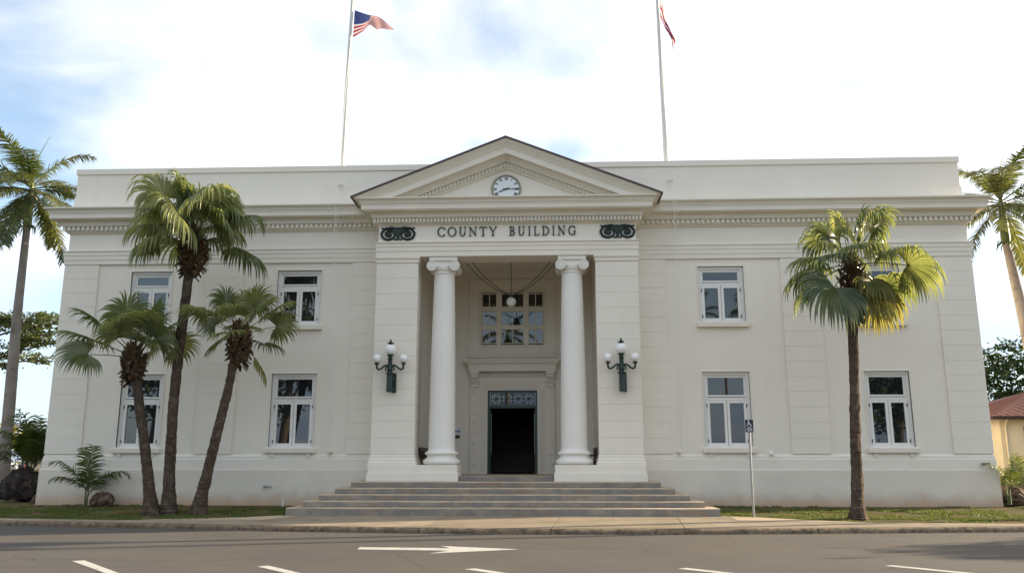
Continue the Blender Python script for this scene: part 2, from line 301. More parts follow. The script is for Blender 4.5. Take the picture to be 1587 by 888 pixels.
# back edge of the pavement (front edge of the lawns and of the steps)
_bx = [-60, -20, -13.4, -10.0, -8.0, -6.9, -6.1, 6.1, 6.9, 8.0, 9.2, 13.0, 20, 60]
_by = [-3.0, -3.45, -4.45, -5.0, -5.0, -4.3, -3.75, -3.75, -4.05, -4.75, -5.25, -5.3, -4.4, -3.9]
def yb(x): return float(np.interp(x, _bx, _by))
def sheet(name, pts, z, m, kind='structure'):
    o = MB(); o.v = [(x, y, z) for x, y in pts]; o.f = [tuple(range(len(pts)))]
    ob = o.build(name, m); ob['kind'] = kind; return ob
sheet('ground', [(-4000, -4000), (4000, -4000), (4000, 6000), (-4000, 6000)], -0.05, FARG)
def road():
    o = MB(); xs = [-120] + list(np.linspace(-60, 60, 121)) + [120]
    for x in xs: o.v += [(x, yk(x) + 0.05, 0.0), (x, -34, 0.0)]
    o.f = [(2 * i, 2 * i + 1, 2 * i + 3, 2 * i + 2) for i in range(len(xs) - 1)]
    ob = o.build('road', ROADM); ob['kind'] = 'structure'
road()
def lawn():
    o = MB(); xs = list(np.linspace(-60, 60, 121)); ny = 10; far = [4, 20, 60, 110]
    for x in xs:
        k = yk(x) + 0.08
        for j in range(ny + 1):
            y = k + (0.4 - k) * j / ny; o.v.append((x, y, zg(x, y)))
        for y in far: o.v.append((x * (1 + (y / 80.0)), y, 0.27 - 0.05 * (y > 4)))
    w = ny + 1 + len(far)
    for i in range(len(xs) - 1):
        for j in range(w - 1): a = i * w + j; o.f.append((a, a + w, a + w + 1, a + 1))
    ob = o.build('lawn', SOIL); ob['kind'] = 'structure'; return ob
lawn()
def in_steps(x, y): return abs(x) < 6.0 and y > -4.1
def grass_patch():
    rng = np.random.default_rng(3); V = []; F = []
    def patch(x0, x1, n, ylim=0.0, size=1.0):
        xs = rng.uniform(x0, x1, n)
        for x in xs:
            b = yb(x) + 0.03; y = b + (ylim - b) * rng.random() ** 1.15
            if in_steps(x, y) or abs(x) < 15.3 and y > -0.14: continue
            q = mnoise.noise(Vector((x * 0.9, y * 0.9, 3.3))) + 0.5 * mnoise.noise(Vector((x * 2.6, y * 2.6, 8.1)))
            near = (y - b) / (0 - b)
            if q < -0.08 + 0.75 * max(0, near - 0.45): continue
            z = zg(x, y); h = size * (0.022 + 0.035 * rng.random()); a = rng.uniform(0, 6.283); w = 0.012 * size + 0.008; lean = rng.uniform(-.05, .05, 2)
            n = len(V); V.extend([(x - w * math.cos(a), y - w * math.sin(a), z - .005), (x + w * math.cos(a), y + w * math.sin(a), z - .005), (x + lean[0], y + lean[1], z + h)]); F.append((n, n + 1, n + 2))
    patch(-17, -5.9, 42000); patch(5.9, 17.5, 42000); patch(-40, -15.4, 9000, 14.0, 2.2); patch(15.4, 40, 9000, 12.0, 2.2)
    o = MB(); o.v = V; o.f = F
    me = bpy.data.meshes.new('grass'); me.from_pydata(V, [], F); me.materials.append(GRASS)
    ob = bpy.data.objects.new('grass', me); COL.objects.link(ob); tag(ob, 'short patchy green grass on the lawns beside the steps', 'grass', kind='stuff')
grass_patch()
# pavement: slabs with joints, and the kerb in front of them
def pavement():
    pv = bpy.data.objects.new('sidewalk', None); COL.objects.link(pv); pv['kind'] = 'structure'; pv.location = (0, -5, 0.1)
    js = [-1.75 + 3.1 * k for k in range(-9, 10)]
    for a, b in zip(js, js[1:]):
        o = MB(); xs = np.linspace(a + 0.008, b - 0.008, 7); skew = 0.28
        for x in xs:
            f = yk(x) + 0.16; bk = yb(x)
            rows = [f, f + (bk - f) * .5, bk]
            for j, y in enumerate(rows):
                xx = x + skew * 0.5 * j * (1 if abs(x) < 6 else 0); o.v.append((xx, y, zg(x, y) + 0.022))
            for j, y in enumerate(rows): 
                xx = x + skew * 0.5 * j * (1 if abs(x) < 6 else 0); o.v.append((xx, y, zg(x, y) - 0.06))
        for i in range(len(xs) - 1):
            p = i * 6; q = p + 6
            o.f += [(p, q, q + 1, p + 1), (p + 1, q + 1, q + 2, p + 2), (p + 3, p, q, q + 3) [::-1], (p + 2, p + 5, q + 5, q + 2)]
        e = (len(xs) - 1) * 6
        o.f += [(0, 1, 4, 3), (1, 2, 5, 4), (e, e + 3, e + 4, e + 1), (e + 1, e + 4, e + 5, e + 2)]
        o.build('slab', SIDEW, pv)
        k = MB(); xs = np.linspace(a + 0.006, b - 0.006, 13); r = random.Random(int(a * 10))
        for x in xs:
            y = yk(x); jz = r.uniform(-.008, .006); jy = r.uniform(-.012, .012)
            for dy, z in ((0.0, -0.03), (-0.005 + jy, 0.065), (0.012 + jy, 0.095 + jz), (0.04, 0.118 + jz), (0.155, 0.120), (0.155, -0.03)): k.v.append((x, y + dy, z))
        for i in range(len(xs) - 1):
            p = i * 6; q = p + 6; k.f += [(p + j, q + j, q + (j + 1) % 6, p + (j + 1) % 6) for j in range(6)]
        e = (len(xs) - 1) * 6; k.f += [tuple(range(6)), tuple(e + j for j in reversed(range(6)))]
        k.build('kerb_stone', KERBM, pv)
    # the two lighter concrete wedges that widen the pavement towards the steps
    for pts in ([(-9.4, -4.98), (-6.15, -5.0), (-5.5, -3.95), (-6.1, -3.80), (-6.9, -4.36), (-8.0, -5.03)], [(6.1, -4.9), (9.6, -5.35), (9.2, -5.27), (8.0, -4.79), (6.9, -4.1), (6.1, -3.85)]):
        o = MB(); n = len(pts); o.v = [(x, y, zg(x, y) + 0.027) for x, y in pts] + [(x, y, zg(x, y) - 0.02) for x, y in pts]
        o.f = [tuple(range(n)), tuple(n + i for i in reversed(range(n)))] + [(i, n + i, n + (i + 1) % n, (i + 1) % n) for i in range(n)]
        o.build('apron', APRON, pv)
pavement()
def flat(name, pts, z, label, cat, group=None):
    o = MB(); n = len(pts); o.v = [(x, y, z) for x, y in pts]; o.f = [tuple(range(n))]
    return tag(o.build(name, PAINTW), label, cat, group)
flat('road_arrow', [(-2.40, -10.28), (-0.60, -10.40), (-0.86, -9.98), (0.74, -10.56), (-0.90, -11.38), (-0.58, -10.86), (-2.36, -10.70)], 0.004,
     'white painted arrow on the asphalt pointing right', 'road marking')
for (x, y, dx, dy, ln, lb) in ((-6.62, -12.75, 1.28, -1.43, 5.2, 'white parking line farthest left on the asphalt'), (-3.25, -13.35, 1.2, -1.35, 5.0, 'white parking line below the left end of the steps'),
        (0.10, -13.55, 1.15, -1.2, 5.0, 'white parking line below and right of the painted arrow'), (3.42, -13.35, 1.2, -1.15, 5.0, 'white parking line below the right end of the steps'), (6.80, -12.85, 1.25, -1.42, 5.0, 'white parking line farthest right on the asphalt')):
    d = Vector((dx, dy)).normalized(); p = Vector((-d.y, d.x)) * 0.055; a = Vector((x, y)); b = a + d * ln
    flat('parking_line', [tuple(a + p + Vector((0.0, 0.03))), tuple(b + p), tuple(b - p), tuple(a - p - Vector((0.08, 0)))], 0.0045, lb, 'road marking', 'angled parking lines')

# ================================================================== COUNTY BUILDING
W = 15.12
BLD = thing('government_building', (0, 0, 0.2), 'white two-storey neoclassical county building with pedimented porch and clock', 'building')
def part(o, name, m, **k): return o.build(name, m, BLD, **k)
def wall_holes(o, x0, x1, z0, z1, y, holes, depth, back=True):
    xs = sorted({x0, x1} | {h[0] for h in holes} | {h[1] for h in holes}); zs = sorted({z0, z1} | {h[2] for h in holes} | {h[3] for h in holes})
    for a, b in zip(xs, xs[1:]):
        for c, d in zip(zs, zs[1:]):
            mx, mz = (a + b) / 2, (c + d) / 2
            if any(h[0] < mx < h[1] and h[2] < mz < h[3] for h in holes): continue
            n = len(o.v); o.v += [(a, y, c), (b, y, c), (b, y, d), (a, y, d)]; o.f.append((n, n + 1, n + 2, n + 3))
    for h in holes:
        n = len(o.v); o.v += [(h[0], y, h[2]), (h[1], y, h[2]), (h[1], y, h[3]), (h[0], y, h[3]), (h[0], y + depth, h[2]), (h[1], y + depth, h[2]), (h[1], y + depth, h[3]), (h[0], y + depth, h[3])]
        o.f += [(n, n + 4, n + 5, n + 1), (n + 1, n + 5, n + 6, n + 2), (n + 2, n + 6, n + 7, n + 3), (n + 3, n + 7, n + 4, n)]
WX = ((6.27, 7.77), (11.39, 12.81)); WZ = ((2.05, 4.46), (6.06, 7.94))
def body():
    for s, nm in ((-1, 'left'), (1, 'right')):
        o = MB(); holes = []
        for a, b in WX:
            for c, d in WZ: holes.append((min(s * a, s * b), max(s * a, s * b), c, d))
        wall_holes(o, min(s * 3.0, s * W), max(s * 3.0, s * W), 0.0, 10.6, 0.0, holes, 0.30)
        part(o, 'front_wall', WALL)
    o = MB()   # sides, back, flat roof
    o.v = [(-W, 0, 0), (-W, 18, 0), (-W, 18, 10.6), (-W, 0, 10.6), (W, 0, 0), (W, 18, 0), (W, 18, 10.6), (W, 0, 10.6)]
    o.f = [(0, 1, 2, 3), (4, 7, 6, 5), (1, 5, 6, 2), (3, 2, 6, 7)]
    part(o, 'side_wall', WALL)
    ROUND = [(-4.1, 0), (-W, 0), (-W, 18), (W, 18), (W, 0), (4.1, 0)]
    part(MB().sweep([(-0.05, -0.1), (0.11, -0.1), (0.10, 1.365), (0.075, 1.40), (-0.05, 1.40)], ROUND), 'wall_base', BASEW)
    part(MB().sweep([(-0.05, 1.385), (0.065, 1.402), (0.065, 1.70), (0.05, 1.715), (0.045, 1.80), (0.0, 1.86), (-0.05, 1.86)], ROUND), 'water_table', WALL)
    part(MB().sweep([(-.05, 8.20), (.070, 8.20), (.070, 8.355), (.088, 8.358), (.088, 8.505), (.106, 8.508), (.106, 8.63), (.135, 8.645), (.135, 8.672), (.0, 8.70), (-.05, 8.70)], ROUND), 'architrave', WALL)
    part(MB().sweep([(-.05, 9.285), (.03, 9.285), (.07, 9.31), (.09, 9.345), (.12, 9.35), (.12, 9.515), (.21, 9.52), (.225, 9.56), (.245, 9.63), (.275, 9.68), (.31, 9.692), (.455, 9.695), (.46, 9.72),
                     (.50, 9.722), (.50, 9.868), (.515, 9.872), (.515, 9.90), (.535, 9.91), (.545, 9.95), (.575, 9.99), (.62, 10.02), (.635, 10.03), (.65, 10.04), (.65, 10.085), (.10, 10.14), (-.05, 10.14)], ROUND), 'cornice', TRIM)
    RING = [(0, 0)] + ROUND[1:5] + [(0, 0)]
    part(MB().sweep([(-.4, 10.1), (-.03, 10.1), (-.03, 11.44), (-.4, 11.44)], RING), 'parapet', WALL)
    part(MB().sweep([(-.42, 11.441), (.0, 11.441), (.012, 11.455), (.012, 11.64), (-.42, 11.66)], RING), 'coping', WALL)
    o = MB(); x = 4.35
    while x < W + .16:
        for s in (-1, 1): o.box(s * x - .045, s * x + .045, -.20, -.11, 9.375, 9.505)
        x += .165
    for s in (-1, 1):
        y = 0.05
        while y < 17: o.box(min(s * (W + .11), s * (W + .20)), max(s * (W + .11), s * (W + .20)), y, y + .09, 9.375, 9.505); y += .165
    tag(part(o, 'dentil_course', TRIM), kind='stuff')
body()
def block_mesh(w, d, h, side=0):
    return MB().box(0, w, -0.03, d, 0, h).mesh('wall_block', WALL, bevel=0.006)
def pilasters():
    zc0, zc1, n = 1.87, 8.195, 13; h = (zc1 - zc0) / n
    for s in (-1, 1):
        for (a, b, wrap) in ((5.22, 4.22, 0), (8.97, 10.2, 0), (13.95, W, 1)):
            x0, x1 = min(s * a, s * b), max(s * a, s * b)
            if wrap: x0, x1 = (x0 - .03, x1) if s < 0 else (x0, x1 + .03)
            p = part(MB().box(x0 + (.012 if s > 0 or not wrap else 0.012), x1 - .012, -.03, 1.2 if wrap else .02, zc0 - .01, zc1 + .01), 'pilaster', WALL)
            me = MB().box(0, x1 - x0 + (.012 if wrap else 0), -.046, 1.205 if wrap else .0, 0, h - .005).mesh('wall_block', WALL, bevel=.002)
            for k in range(n):
                o = bpy.data.objects.new('wall_block', me); COL.objects.link(o); o.parent = p
                o.location = (x0 - (.012 if wrap and s < 0 else 0), 0, zc0 + k * h + .004 - 0.2)
pilasters()
def window(x0, x1, z0, z1, lower):
    fr = MB().ring(x0 - .0, x1 + .0, z0 - .02, z1, .085, .05, .14)
    fr.ring(x0 + .085, x1 - .085, z0 + .0, z1 - .085, .04, .085, .17, .06)
    zt = z1 - (.85 if lower else .57)                      # transom bar
    xi0, xi1 = x0 + .125, x1 - .125
    fr.box(xi0, xi1, .075, .17, zt - .055, zt + .055)
    w = part(fr, 'window', FRAME)
    MB().ring(x0 - .03, x1 + .03, z0, z1 + .03, .03, -.022, .05).build('casing', WALL, w)
    MB().ring(xi0 + .004, xi1 - .004, zt + .06, z1 - .13, .05, .10, .15).build('hopper_sash', FRAME, w)
    MB().box(xi0 + .05, xi1 - .05, .125, .135, zt + .105, z1 - .175).build('pane', GLASS, w)
    if True: MB().box(xi0 + .02, xi1 - .02, .068, .10, zt + .035, zt + .052).build('gap_shade_bar', METAL_DARK, w)  # solid dark bar drawn in for the shaded gap below the hopper sash
    xm = (x0 + x1) / 2
    for a, b in ((xi0, xm - .008), (xm + .008, xi1)):
        MB().ring(a, b, z0 + .06, zt - .06, .085, .075, .145, .10).build('casement', FRAME, w)
        MB().box(a + .08, b - .08, .118, .128, z0 + .155, zt - .14).build('pane', GLASS, w)
    for x in (xi0 - .012, xi1 - .012):
        for z in (z0 + .22, zt - .22):
            MB().box(x, x + .024, .055, .076, z - .05, z + .05).build('hinge', METAL_DARK, w)
    s = MB(); s.box(x0 - .09, x1 + .09, -.13, .12, z0 - .15, z0 - .001); s.build('sill', TRIM, w, bevel=.008)
    if lower:
        for x in (x0 + .10, x1 - .22):
            MB().box(x, x + .12, -.075, .0, z0 - .30, z0 - .152).build('sill_bracket', TRIM, w, bevel=.01)
for s in (-1, 1):
    for a, b in WX:
        for i, (c, d) in enumerate(WZ): window(min(s * a, s * b), max(s * a, s * b), c, d, i == 0)

# ---- porch
PX, PI_ = 4.20, 2.87
SIDEY = 3.58; FLOOR = 1.19; CEIL = 8.62
def porch():
    n = 12; z0, z1 = 1.845, 7.925; h = (z1 - z0) / n
    for s in (-1, 1):
        a, b = min(s * PI_, s * PX), max(s * PI_, s * PX)
        p = part(MB().box(a + .01, b - .01, -.985, .05, 1.5, 8.13), 'pier', WALL)
        me = MB().box(0, b - a + .02, -1.005, -.05, 0, h - .005).mesh('wall_block', WALL, bevel=.002)
        for k in range(n):
            o = bpy.data.objects.new('wall_block', me); COL.objects.link(o); o.parent = p; o.location = (a - .01, 0, z0 + k * h + .004 - .2)
        path = [(s * PI_, -.02), (s * PI_, -1), (s * PX, -1), (s * PX, -.02)]
        if s > 0: path = path[::-1]
        MB().sweep([(-.1, 7.93), (.035, 7.93), (.035, 8.03), (.06, 8.045), (.075, 8.08), (.075, 8.125), (-.1, 8.125)], path).build('pier_cap', WALL, p)
        MB().sweep([(-.1, 1.50), (.085, 1.50), (.085, 1.60), (.06, 1.625), (.055, 1.70), (.03, 1.735), (.03, 1.80), (.015, 1.84), (-.1, 1.84)], path).build('pier_base', WALL, p)
        # plinth under pier and column
        pl = MB().box(min(s * 1.47, s * 4.29), max(s * 1.47, s * 4.29), -1.16, -.02, 1.03, 1.285); pl.box(min(s * 1.50, s * 4.26), max(s * 1.50, s * 4.26), -1.10, .10, 1.285, 1.53)
        part(pl, 'plinth', WALL, bevel=.006)
        # porch side wall
        part(MB().box(min(s * 2.95, s * 3.3), max(s * 2.95, s * 3.3), -.06, 4.0, 1.0, 8.8), 'porch_wall', WALL)
    part(MB().box(-4.15, 4.15, -.97, -.12, 8.14, 10.2), 'frieze', WALL)
    part(MB().box(-3.3, 3.3, -.15, 4.0, CEIL, 8.8), 'porch_ceiling', TRIM)
    part(MB().box(-2.95, 2.95, 3.3, SIDEY + .01, 8.36, CEIL), 'ceiling_beam', TRIM)
    PATH = [(4.18, -.02), (4.18, -.99), (-4.18, -.99), (-4.18, -.02)]
    a = MB().sweep([(-.9, 8.128), (.05, 8.128), (.05, 8.30), (.07, 8.303), (.07, 8.452), (.09, 8.455), (.09, 8.555), (.13, 8.575), (.13, 8.60), (.0, 8.622), (-.9, 8.622)], PATH); part(a, 'porch_architrave', WALL)
    part(MB().box(-4.18, 4.18, -.99, -.1, 8.615, 9.20), 'frieze', WALL)
    part(MB().sweep([(-.2, 9.175), (.02, 9.175), (.05, 9.20), (.07, 9.225), (.11, 9.23), (.11, 9.39), (.20, 9.395), (.215, 9.43), (.235, 9.50), (.27, 9.545), (.30, 9.555), (.46, 9.56), (.465, 9.592),
                     (.50, 9.595), (.50, 9.745), (.52, 9.75), (.52, 9.775), (.545, 9.79), (.56, 9.84), (.60, 9.885), (.65, 9.91), (.66, 9.915), (.66, 9.95), (.0, 9.975), (-.2, 9.975)], PATH), 'porch_cornice', TRIM)
    o = MB(); x = -4.33
    while x < 4.34: o.box(x, x + .065, -1.185, -1.095, 9.245, 9.375); x += .1165
    for s in (-1, 1):
        y = -1.06
        while y < -.1: o.box(min(s * 4.285, s * 4.375), max(s * 4.285, s * 4.375), y, y + .065, 9.245, 9.375); y += .1165
    tag(part(o, 'porch_dentils', TRIM), kind='stuff')
    # pediment
    ZA, XE, ZE = 11.93, 4.95, 9.97; S = (ZA - ZE) / XE
    def chevron(o, t0, t1, y0, y1, zmin=9.955, xe=None):
        for s in (-1, 1):
            def xat(t, z): return (ZA - t - z) / S
            if xe is None: pts = [(0, ZA - t0), (0, ZA - t1), (xat(t1, zmin), zmin), (xat(t0, zmin), zmin)]
            else: pts = [(0, ZA - t0), (0, ZA - t1), (xe, ZA - t1 - S * xe), (xe, ZA - t0 - S * xe)]
            pts = [(s * x, z) for x, z in pts]
            if s > 0: pts = pts[::-1]
            o.prism(pts, y0, y1)
    o = MB(); chevron(o, -.035, .018, -1.71, 3.0, xe=5.0); part(o, 'pediment_roof', ROOFEDGE)
    def rake(prof, nm):                       # prof: closed loop of (drop below the roof line, y)
        o = MB(); k = len(prof); zm = 9.955
        for st in (-1, 0, 1):
            for t, y in prof: o.v.append((st * (ZA - t - zm) / S, y, zm if st else ZA - t))
        for st in (0, 1):
            a = st * k; o.f += [(a + j, a + k + j, a + k + (j + 1) % k, a + (j + 1) % k) for j in range(k)]
        o.f += [tuple(range(k)), tuple(2 * k + j for j in reversed(range(k)))]
        part(o, nm, TRIM)
    rake([(.02, -.5), (.02, -1.66), (.055, -1.66), (.06, -1.645), (.10, -1.63), (.15, -1.585), (.205, -1.55), (.225, -1.545), (.23, -1.525), (.275, -1.52), (.28, -1.50), (.48, -1.50), (.48, -.5)], 'raking_cornice')
    rake([(.485, -.52), (.485, -1.36), (.51, -1.28), (.56, -1.22), (.60, -1.20), (.605, -1.185), (.652, -1.185), (.655, -1.09), (.815, -1.09), (.82, -1.075), (.85, -1.07), (.88, -1.03), (.89, -.52)], 'raking_bed_moulding')
    o = MB()
    for s in (-1, 1):
        x = .03
        while x < 3.4:
            z = ZA - .67 - S * x; d = .062
            pts = [(s * x, z), (s * x, z - .13), (s * (x + d), z - .13 - S * d), (s * (x + d), z - S * d)]
            o.prism(pts if s < 0 else pts[::-1], -1.16, -1.08); x += .1165
    tag(part(o, 'raking_dentils', TRIM), kind='stuff')
    o = MB(); t = .87; o.prism([(-(ZA - t - 9.9) / S, 9.9), ((ZA - t - 9.9) / S, 9.9), (0, ZA - t)], -.995, -.3); part(o, 'tympanum', WALL)
    # clock: quarter past eight
    cx, cz, cy, R = -.01, 10.37, -.999, .455
    ck = part(MB().lathe([(R + .035, 0), (R + .035, .05), (R + .01, .065), (R - .012, .05), (R - .02, .0)], (cx, cy, cz), 48, 'y'), 'clock', CLOCKR, smooth=True)
    MB().lathe([(R - .012, 0), (R - .012, .028)], (cx, cy, cz), 48, 'y').build('dial', CLOCKF, ck)
    def bar(o, ang, r0, r1, w0, w1, y, dy=.008, off=0.0):
        a = RAD(ang); u = Vector((math.sin(a), math.cos(a))); v = Vector((u.y, -u.x))
        q = [u * r0 + v * (off - w0), u * r0 + v * (off + w0), u * r1 + v * (off + w1), u * r1 + v * (off - w1)]
        o.prism([(cx + p.x, cz + p.y) for p in q], y - dy, y)
    o = MB()
    for k in range(60): bar(o, k * 6, R - .045, R - .02, .006 if k % 5 else .011, .006 if k % 5 else .011, cy - .029)
    o.build('minute_track', CLOCKB, ck)
    NUM = {12: 'XII', 1: 'I', 2: 'II', 3: 'III', 4: 'IIII', 5: 'V', 6: 'VI', 7: 'VII', 8: 'VIII', 9: 'IX', 10: 'X', 11: 'XI'}
    for hh, st in NUM.items():
        o = MB(); wd = {'I': .026, 'V': .05, 'X': .05}; tot = sum(wd[c] for c in st); p = -tot / 2; ang = hh * 30; a = RAD(ang); u = Vector((math.sin(a), math.cos(a))); v = Vector((u.y, -u.x))
        for i, c in enumerate(st):
            m_ = p + wd[c] / 2; p += wd[c]; yy = cy - .029 - i * .0015
            def seg(o0, o1, w, yy):
                q0 = u * (R - .145) + v * o0; q1 = u * (R - .055) + v * o1; t = v * w
                o.prism([(cx + q.x, cz + q.y) for q in (q0 - t, q0 + t, q1 + t, q1 - t)], yy - .008, yy)
            if c == 'I': seg(m_, m_, .0075, yy)
            if c == 'V': seg(m_, m_ - .02, .008, yy); seg(m_, m_ + .02, .005, yy - .001)
            if c == 'X': seg(m_ + .02, m_ - .02, .008, yy); seg(m_ - .02, m_ + .02, .005, yy - .001)
        o.build('numeral', CLOCKB, ck)
    o = MB(); bar(o, 247.5, -.11, .30, .014, .005, cy - .045); bar(o, 247.5, .15, .22, .026, .012, cy - .047); o.build('hour_hand', CLOCKB, ck)
    o = MB(); bar(o, 89, -.12, .43, .012, .004, cy - .055); bar(o, 89, .24, .31, .022, .008, cy - .057); o.build('minute_hand', CLOCKB, ck)
    MB().lathe([(.03, 0), (.025, .05)], (cx, cy - .02, cz), 16, 'y').build('hub', CLOCKB, ck)
porch()
# lettering on the frieze
def letters():
    def bar(o, x0, y0, x1, y1, w, k):
        d = Vector((x1 - x0, y1 - y0)).normalized(); p = Vector((-d.y, d.x)) * w / 2
        o['s'].append(([(x0 + p.x, y0 + p.y), (x0 - p.x, y0 - p.y), (x1 - p.x, y1 - p.y), (x1 + p.x, y1 + p.y)]))
    def hb(o, x0, x1, y0, y1): o['s'].append([(x0, y0), (x1, y0), (x1, y1), (x0, y1)])
    def arc(o, cx, cy, rx, ry, a0, a1, thick, thin, n=18):
        pts = []
        for i in range(n + 1):
            a = RAD(a0 + (a1 - a0) * i / n); t = thin + (thick - thin) * abs(math.cos(a)); pts.append((cx + rx * math.cos(a), cy + ry * math.sin(a), cx + (rx - t) * math.cos(a), cy + (ry - t) * math.sin(a)))
        for p, q in zip(pts, pts[1:]): o['s'].append([(p[0], p[1]), (q[0], q[1]), (q[2], q[3]), (p[2], p[3])])
    T, t, sf = .135, .06, .05
    def glyph(c):
        o = {'s': []}; w = .7
        def ser(x, y, l=.16): hb(o, x - l, x + l, y, y + sf)
        if c == 'C': arc(o, .5, .5, .5, .52, 42, 318, T, t); hb(o, .82, .875, .66, .92); hb(o, .82, .86, .10, .26); w = .92
        if c == 'G': arc(o, .5, .5, .5, .52, 42, 300, T, t); hb(o, .82, .875, .66, .92); hb(o, .72, .86, .06, .44); hb(o, .62, .96, .42, .42 + sf); w = .98
        if c == 'O': arc(o, .52, .5, .52, .52, 0, 360, T, t, 36); w = 1.04
        if c == 'U': hb(o, .12, .12 + T, .35, 1); hb(o, .70, .70 + t, .35, 1); arc(o, .4475, .36, .3275, .38, 180, 360, T, t); ser(.195, .95); ser(.74, .95); w = .92
        if c == 'N': hb(o, .12, .12 + t, .0, 1); hb(o, .76, .76 + t, 0, 1); bar(o, .15, .98, .80, .03, T, 0); ser(.15, 0); ser(.80, .945); ser(.10, .95, .10); w = .98
        if c == 'T': hb(o, .36, .36 + T, 0, 1); hb(o, .0, .87, .93, 1.0); hb(o, .0, sf, .75, .94); hb(o, .87 - sf, .87, .75, .94); ser(.435, 0); w = .87
        if c == 'Y': hb(o, .37, .37 + T, 0, .48); bar(o, .44, .42, .10, 1.0, T, 0); bar(o, .45, .42, .82, 1.0, t, 0); ser(.445, 0); ser(.10, .95, .13); ser(.80, .95, .12); w = .90
        if c == 'I': hb(o, .12, .12 + T, 0, 1); ser(.195, 0); ser(.195, .945); w = .39
        if c == 'L': hb(o, .12, .12 + T, 0, 1); hb(o, .04, .70, 0, t); hb(o, .645, .70, 0, .28); ser(.195, .945); w = .72
        if c == 'D': hb(o, .12, .12 + T, 0, 1); arc(o, .34, .5, .55, .5, -90, 90, T, t); hb(o, .0, .36, 0, t); hb(o, .0, .36, 1 - t, 1); w = .90
        if c == 'B': hb(o, .12, .12 + T, 0, 1); arc(o, .34, .76, .30, .24, -90, 90, T, t * .9); arc(o, .34, .27, .38, .27, -90, 90, T, t * .9); hb(o, .0, .36, 0, t); hb(o, .0, .36, 1 - t, 1); hb(o, .2, .36, .49, .49 + t); w = .74
        return o['s'], w
    for word, xa, xb in (('COUNTY', -2.25, -.31), ('BUILDING', .09, 2.26)):
        gs = [glyph(c) for c in word]; H = .31; gap = .25 if word == 'COUNTY' else .33
        tot = sum(g[1] for g in gs) + gap * (len(gs) - 1); kx = (xb - xa) / tot; x = xa
        for c, (strokes, w) in zip(word, gs):
            o = MB()
            for i, poly in enumerate(strokes):
                dd = (i % 12) * .0009
                o.prism([(x + px_ * kx, 8.795 + pz * H) for px_, pz in poly], -1.03 - dd, -.985)
            part(o, 'letter', LETTER); x += (w + gap) * kx
letters()
def scroll(xc, zc):
    def P(x, z, y=-1.005): return (xc + x, y, zc + z)
    o = MB(); o.v = []
    hub = MB()
    hub.prism([(xc - .085, zc - .215), (xc + .085, zc - .215), (xc + .05, zc - .16), (xc + .06, zc - .05), (xc + .12, zc + .06), (xc + .17, zc + .16), (xc + .07, zc + .215), (xc, zc + .17), (xc - .07, zc + .215), (xc - .17, zc + .16), (xc - .12, zc + .06), (xc - .06, zc - .05), (xc - .05, zc - .16)], -1.035, -.985)
    hub.sphere(P(0, .19), .045, 10, 6); hub.sphere(P(-.10, -.2), .035, 8, 6); hub.sphere(P(.10, -.2), .035, 8, 6)
    orn = part(hub, 'ornament', LETTER)
    for s in (-1, 1):
        big = MB(); pts = []; rr = []
        for i in range(46):
            t = i / 45; a = RAD(118 - 660 * t); r = .265 * (1 - t) ** .72 + .012 + .008 * math.sin(i * 1.9)
            pts.append(P(s * (.295 - r * math.cos(a) * -1.0 * 1.0), -.03 + r * math.sin(a) * .80)); rr.append(.050 * (1 - .45 * t))
        big.tube(pts, rr, 6); big.lathe([(.105, 0), (.10, .03), (.06, .045), (.02, .05)], (xc + s * .295, -.99, zc - .03), 16, 'y')
        big.build('scroll', LETTER, orn, smooth=True)
        top = MB(); top.tube([P(0, .12), P(s * .09, .185), P(s * .22, .205), P(s * .36, .17), P(s * .46, .165), P(s * .53, .20), P(s * .55, .17)], [.03, .036, .04, .036, .03, .026, .018], 6)
        for q in range(6): top.sphere(P(s * (.10 + q * .075), .175 + .02 * math.sin(q * 2.1)), .036, 7, 5)
        top.build('acanthus_leaf', LETTER, orn, smooth=True)
scroll(-3.545, 8.905); scroll(3.59, 8.905)
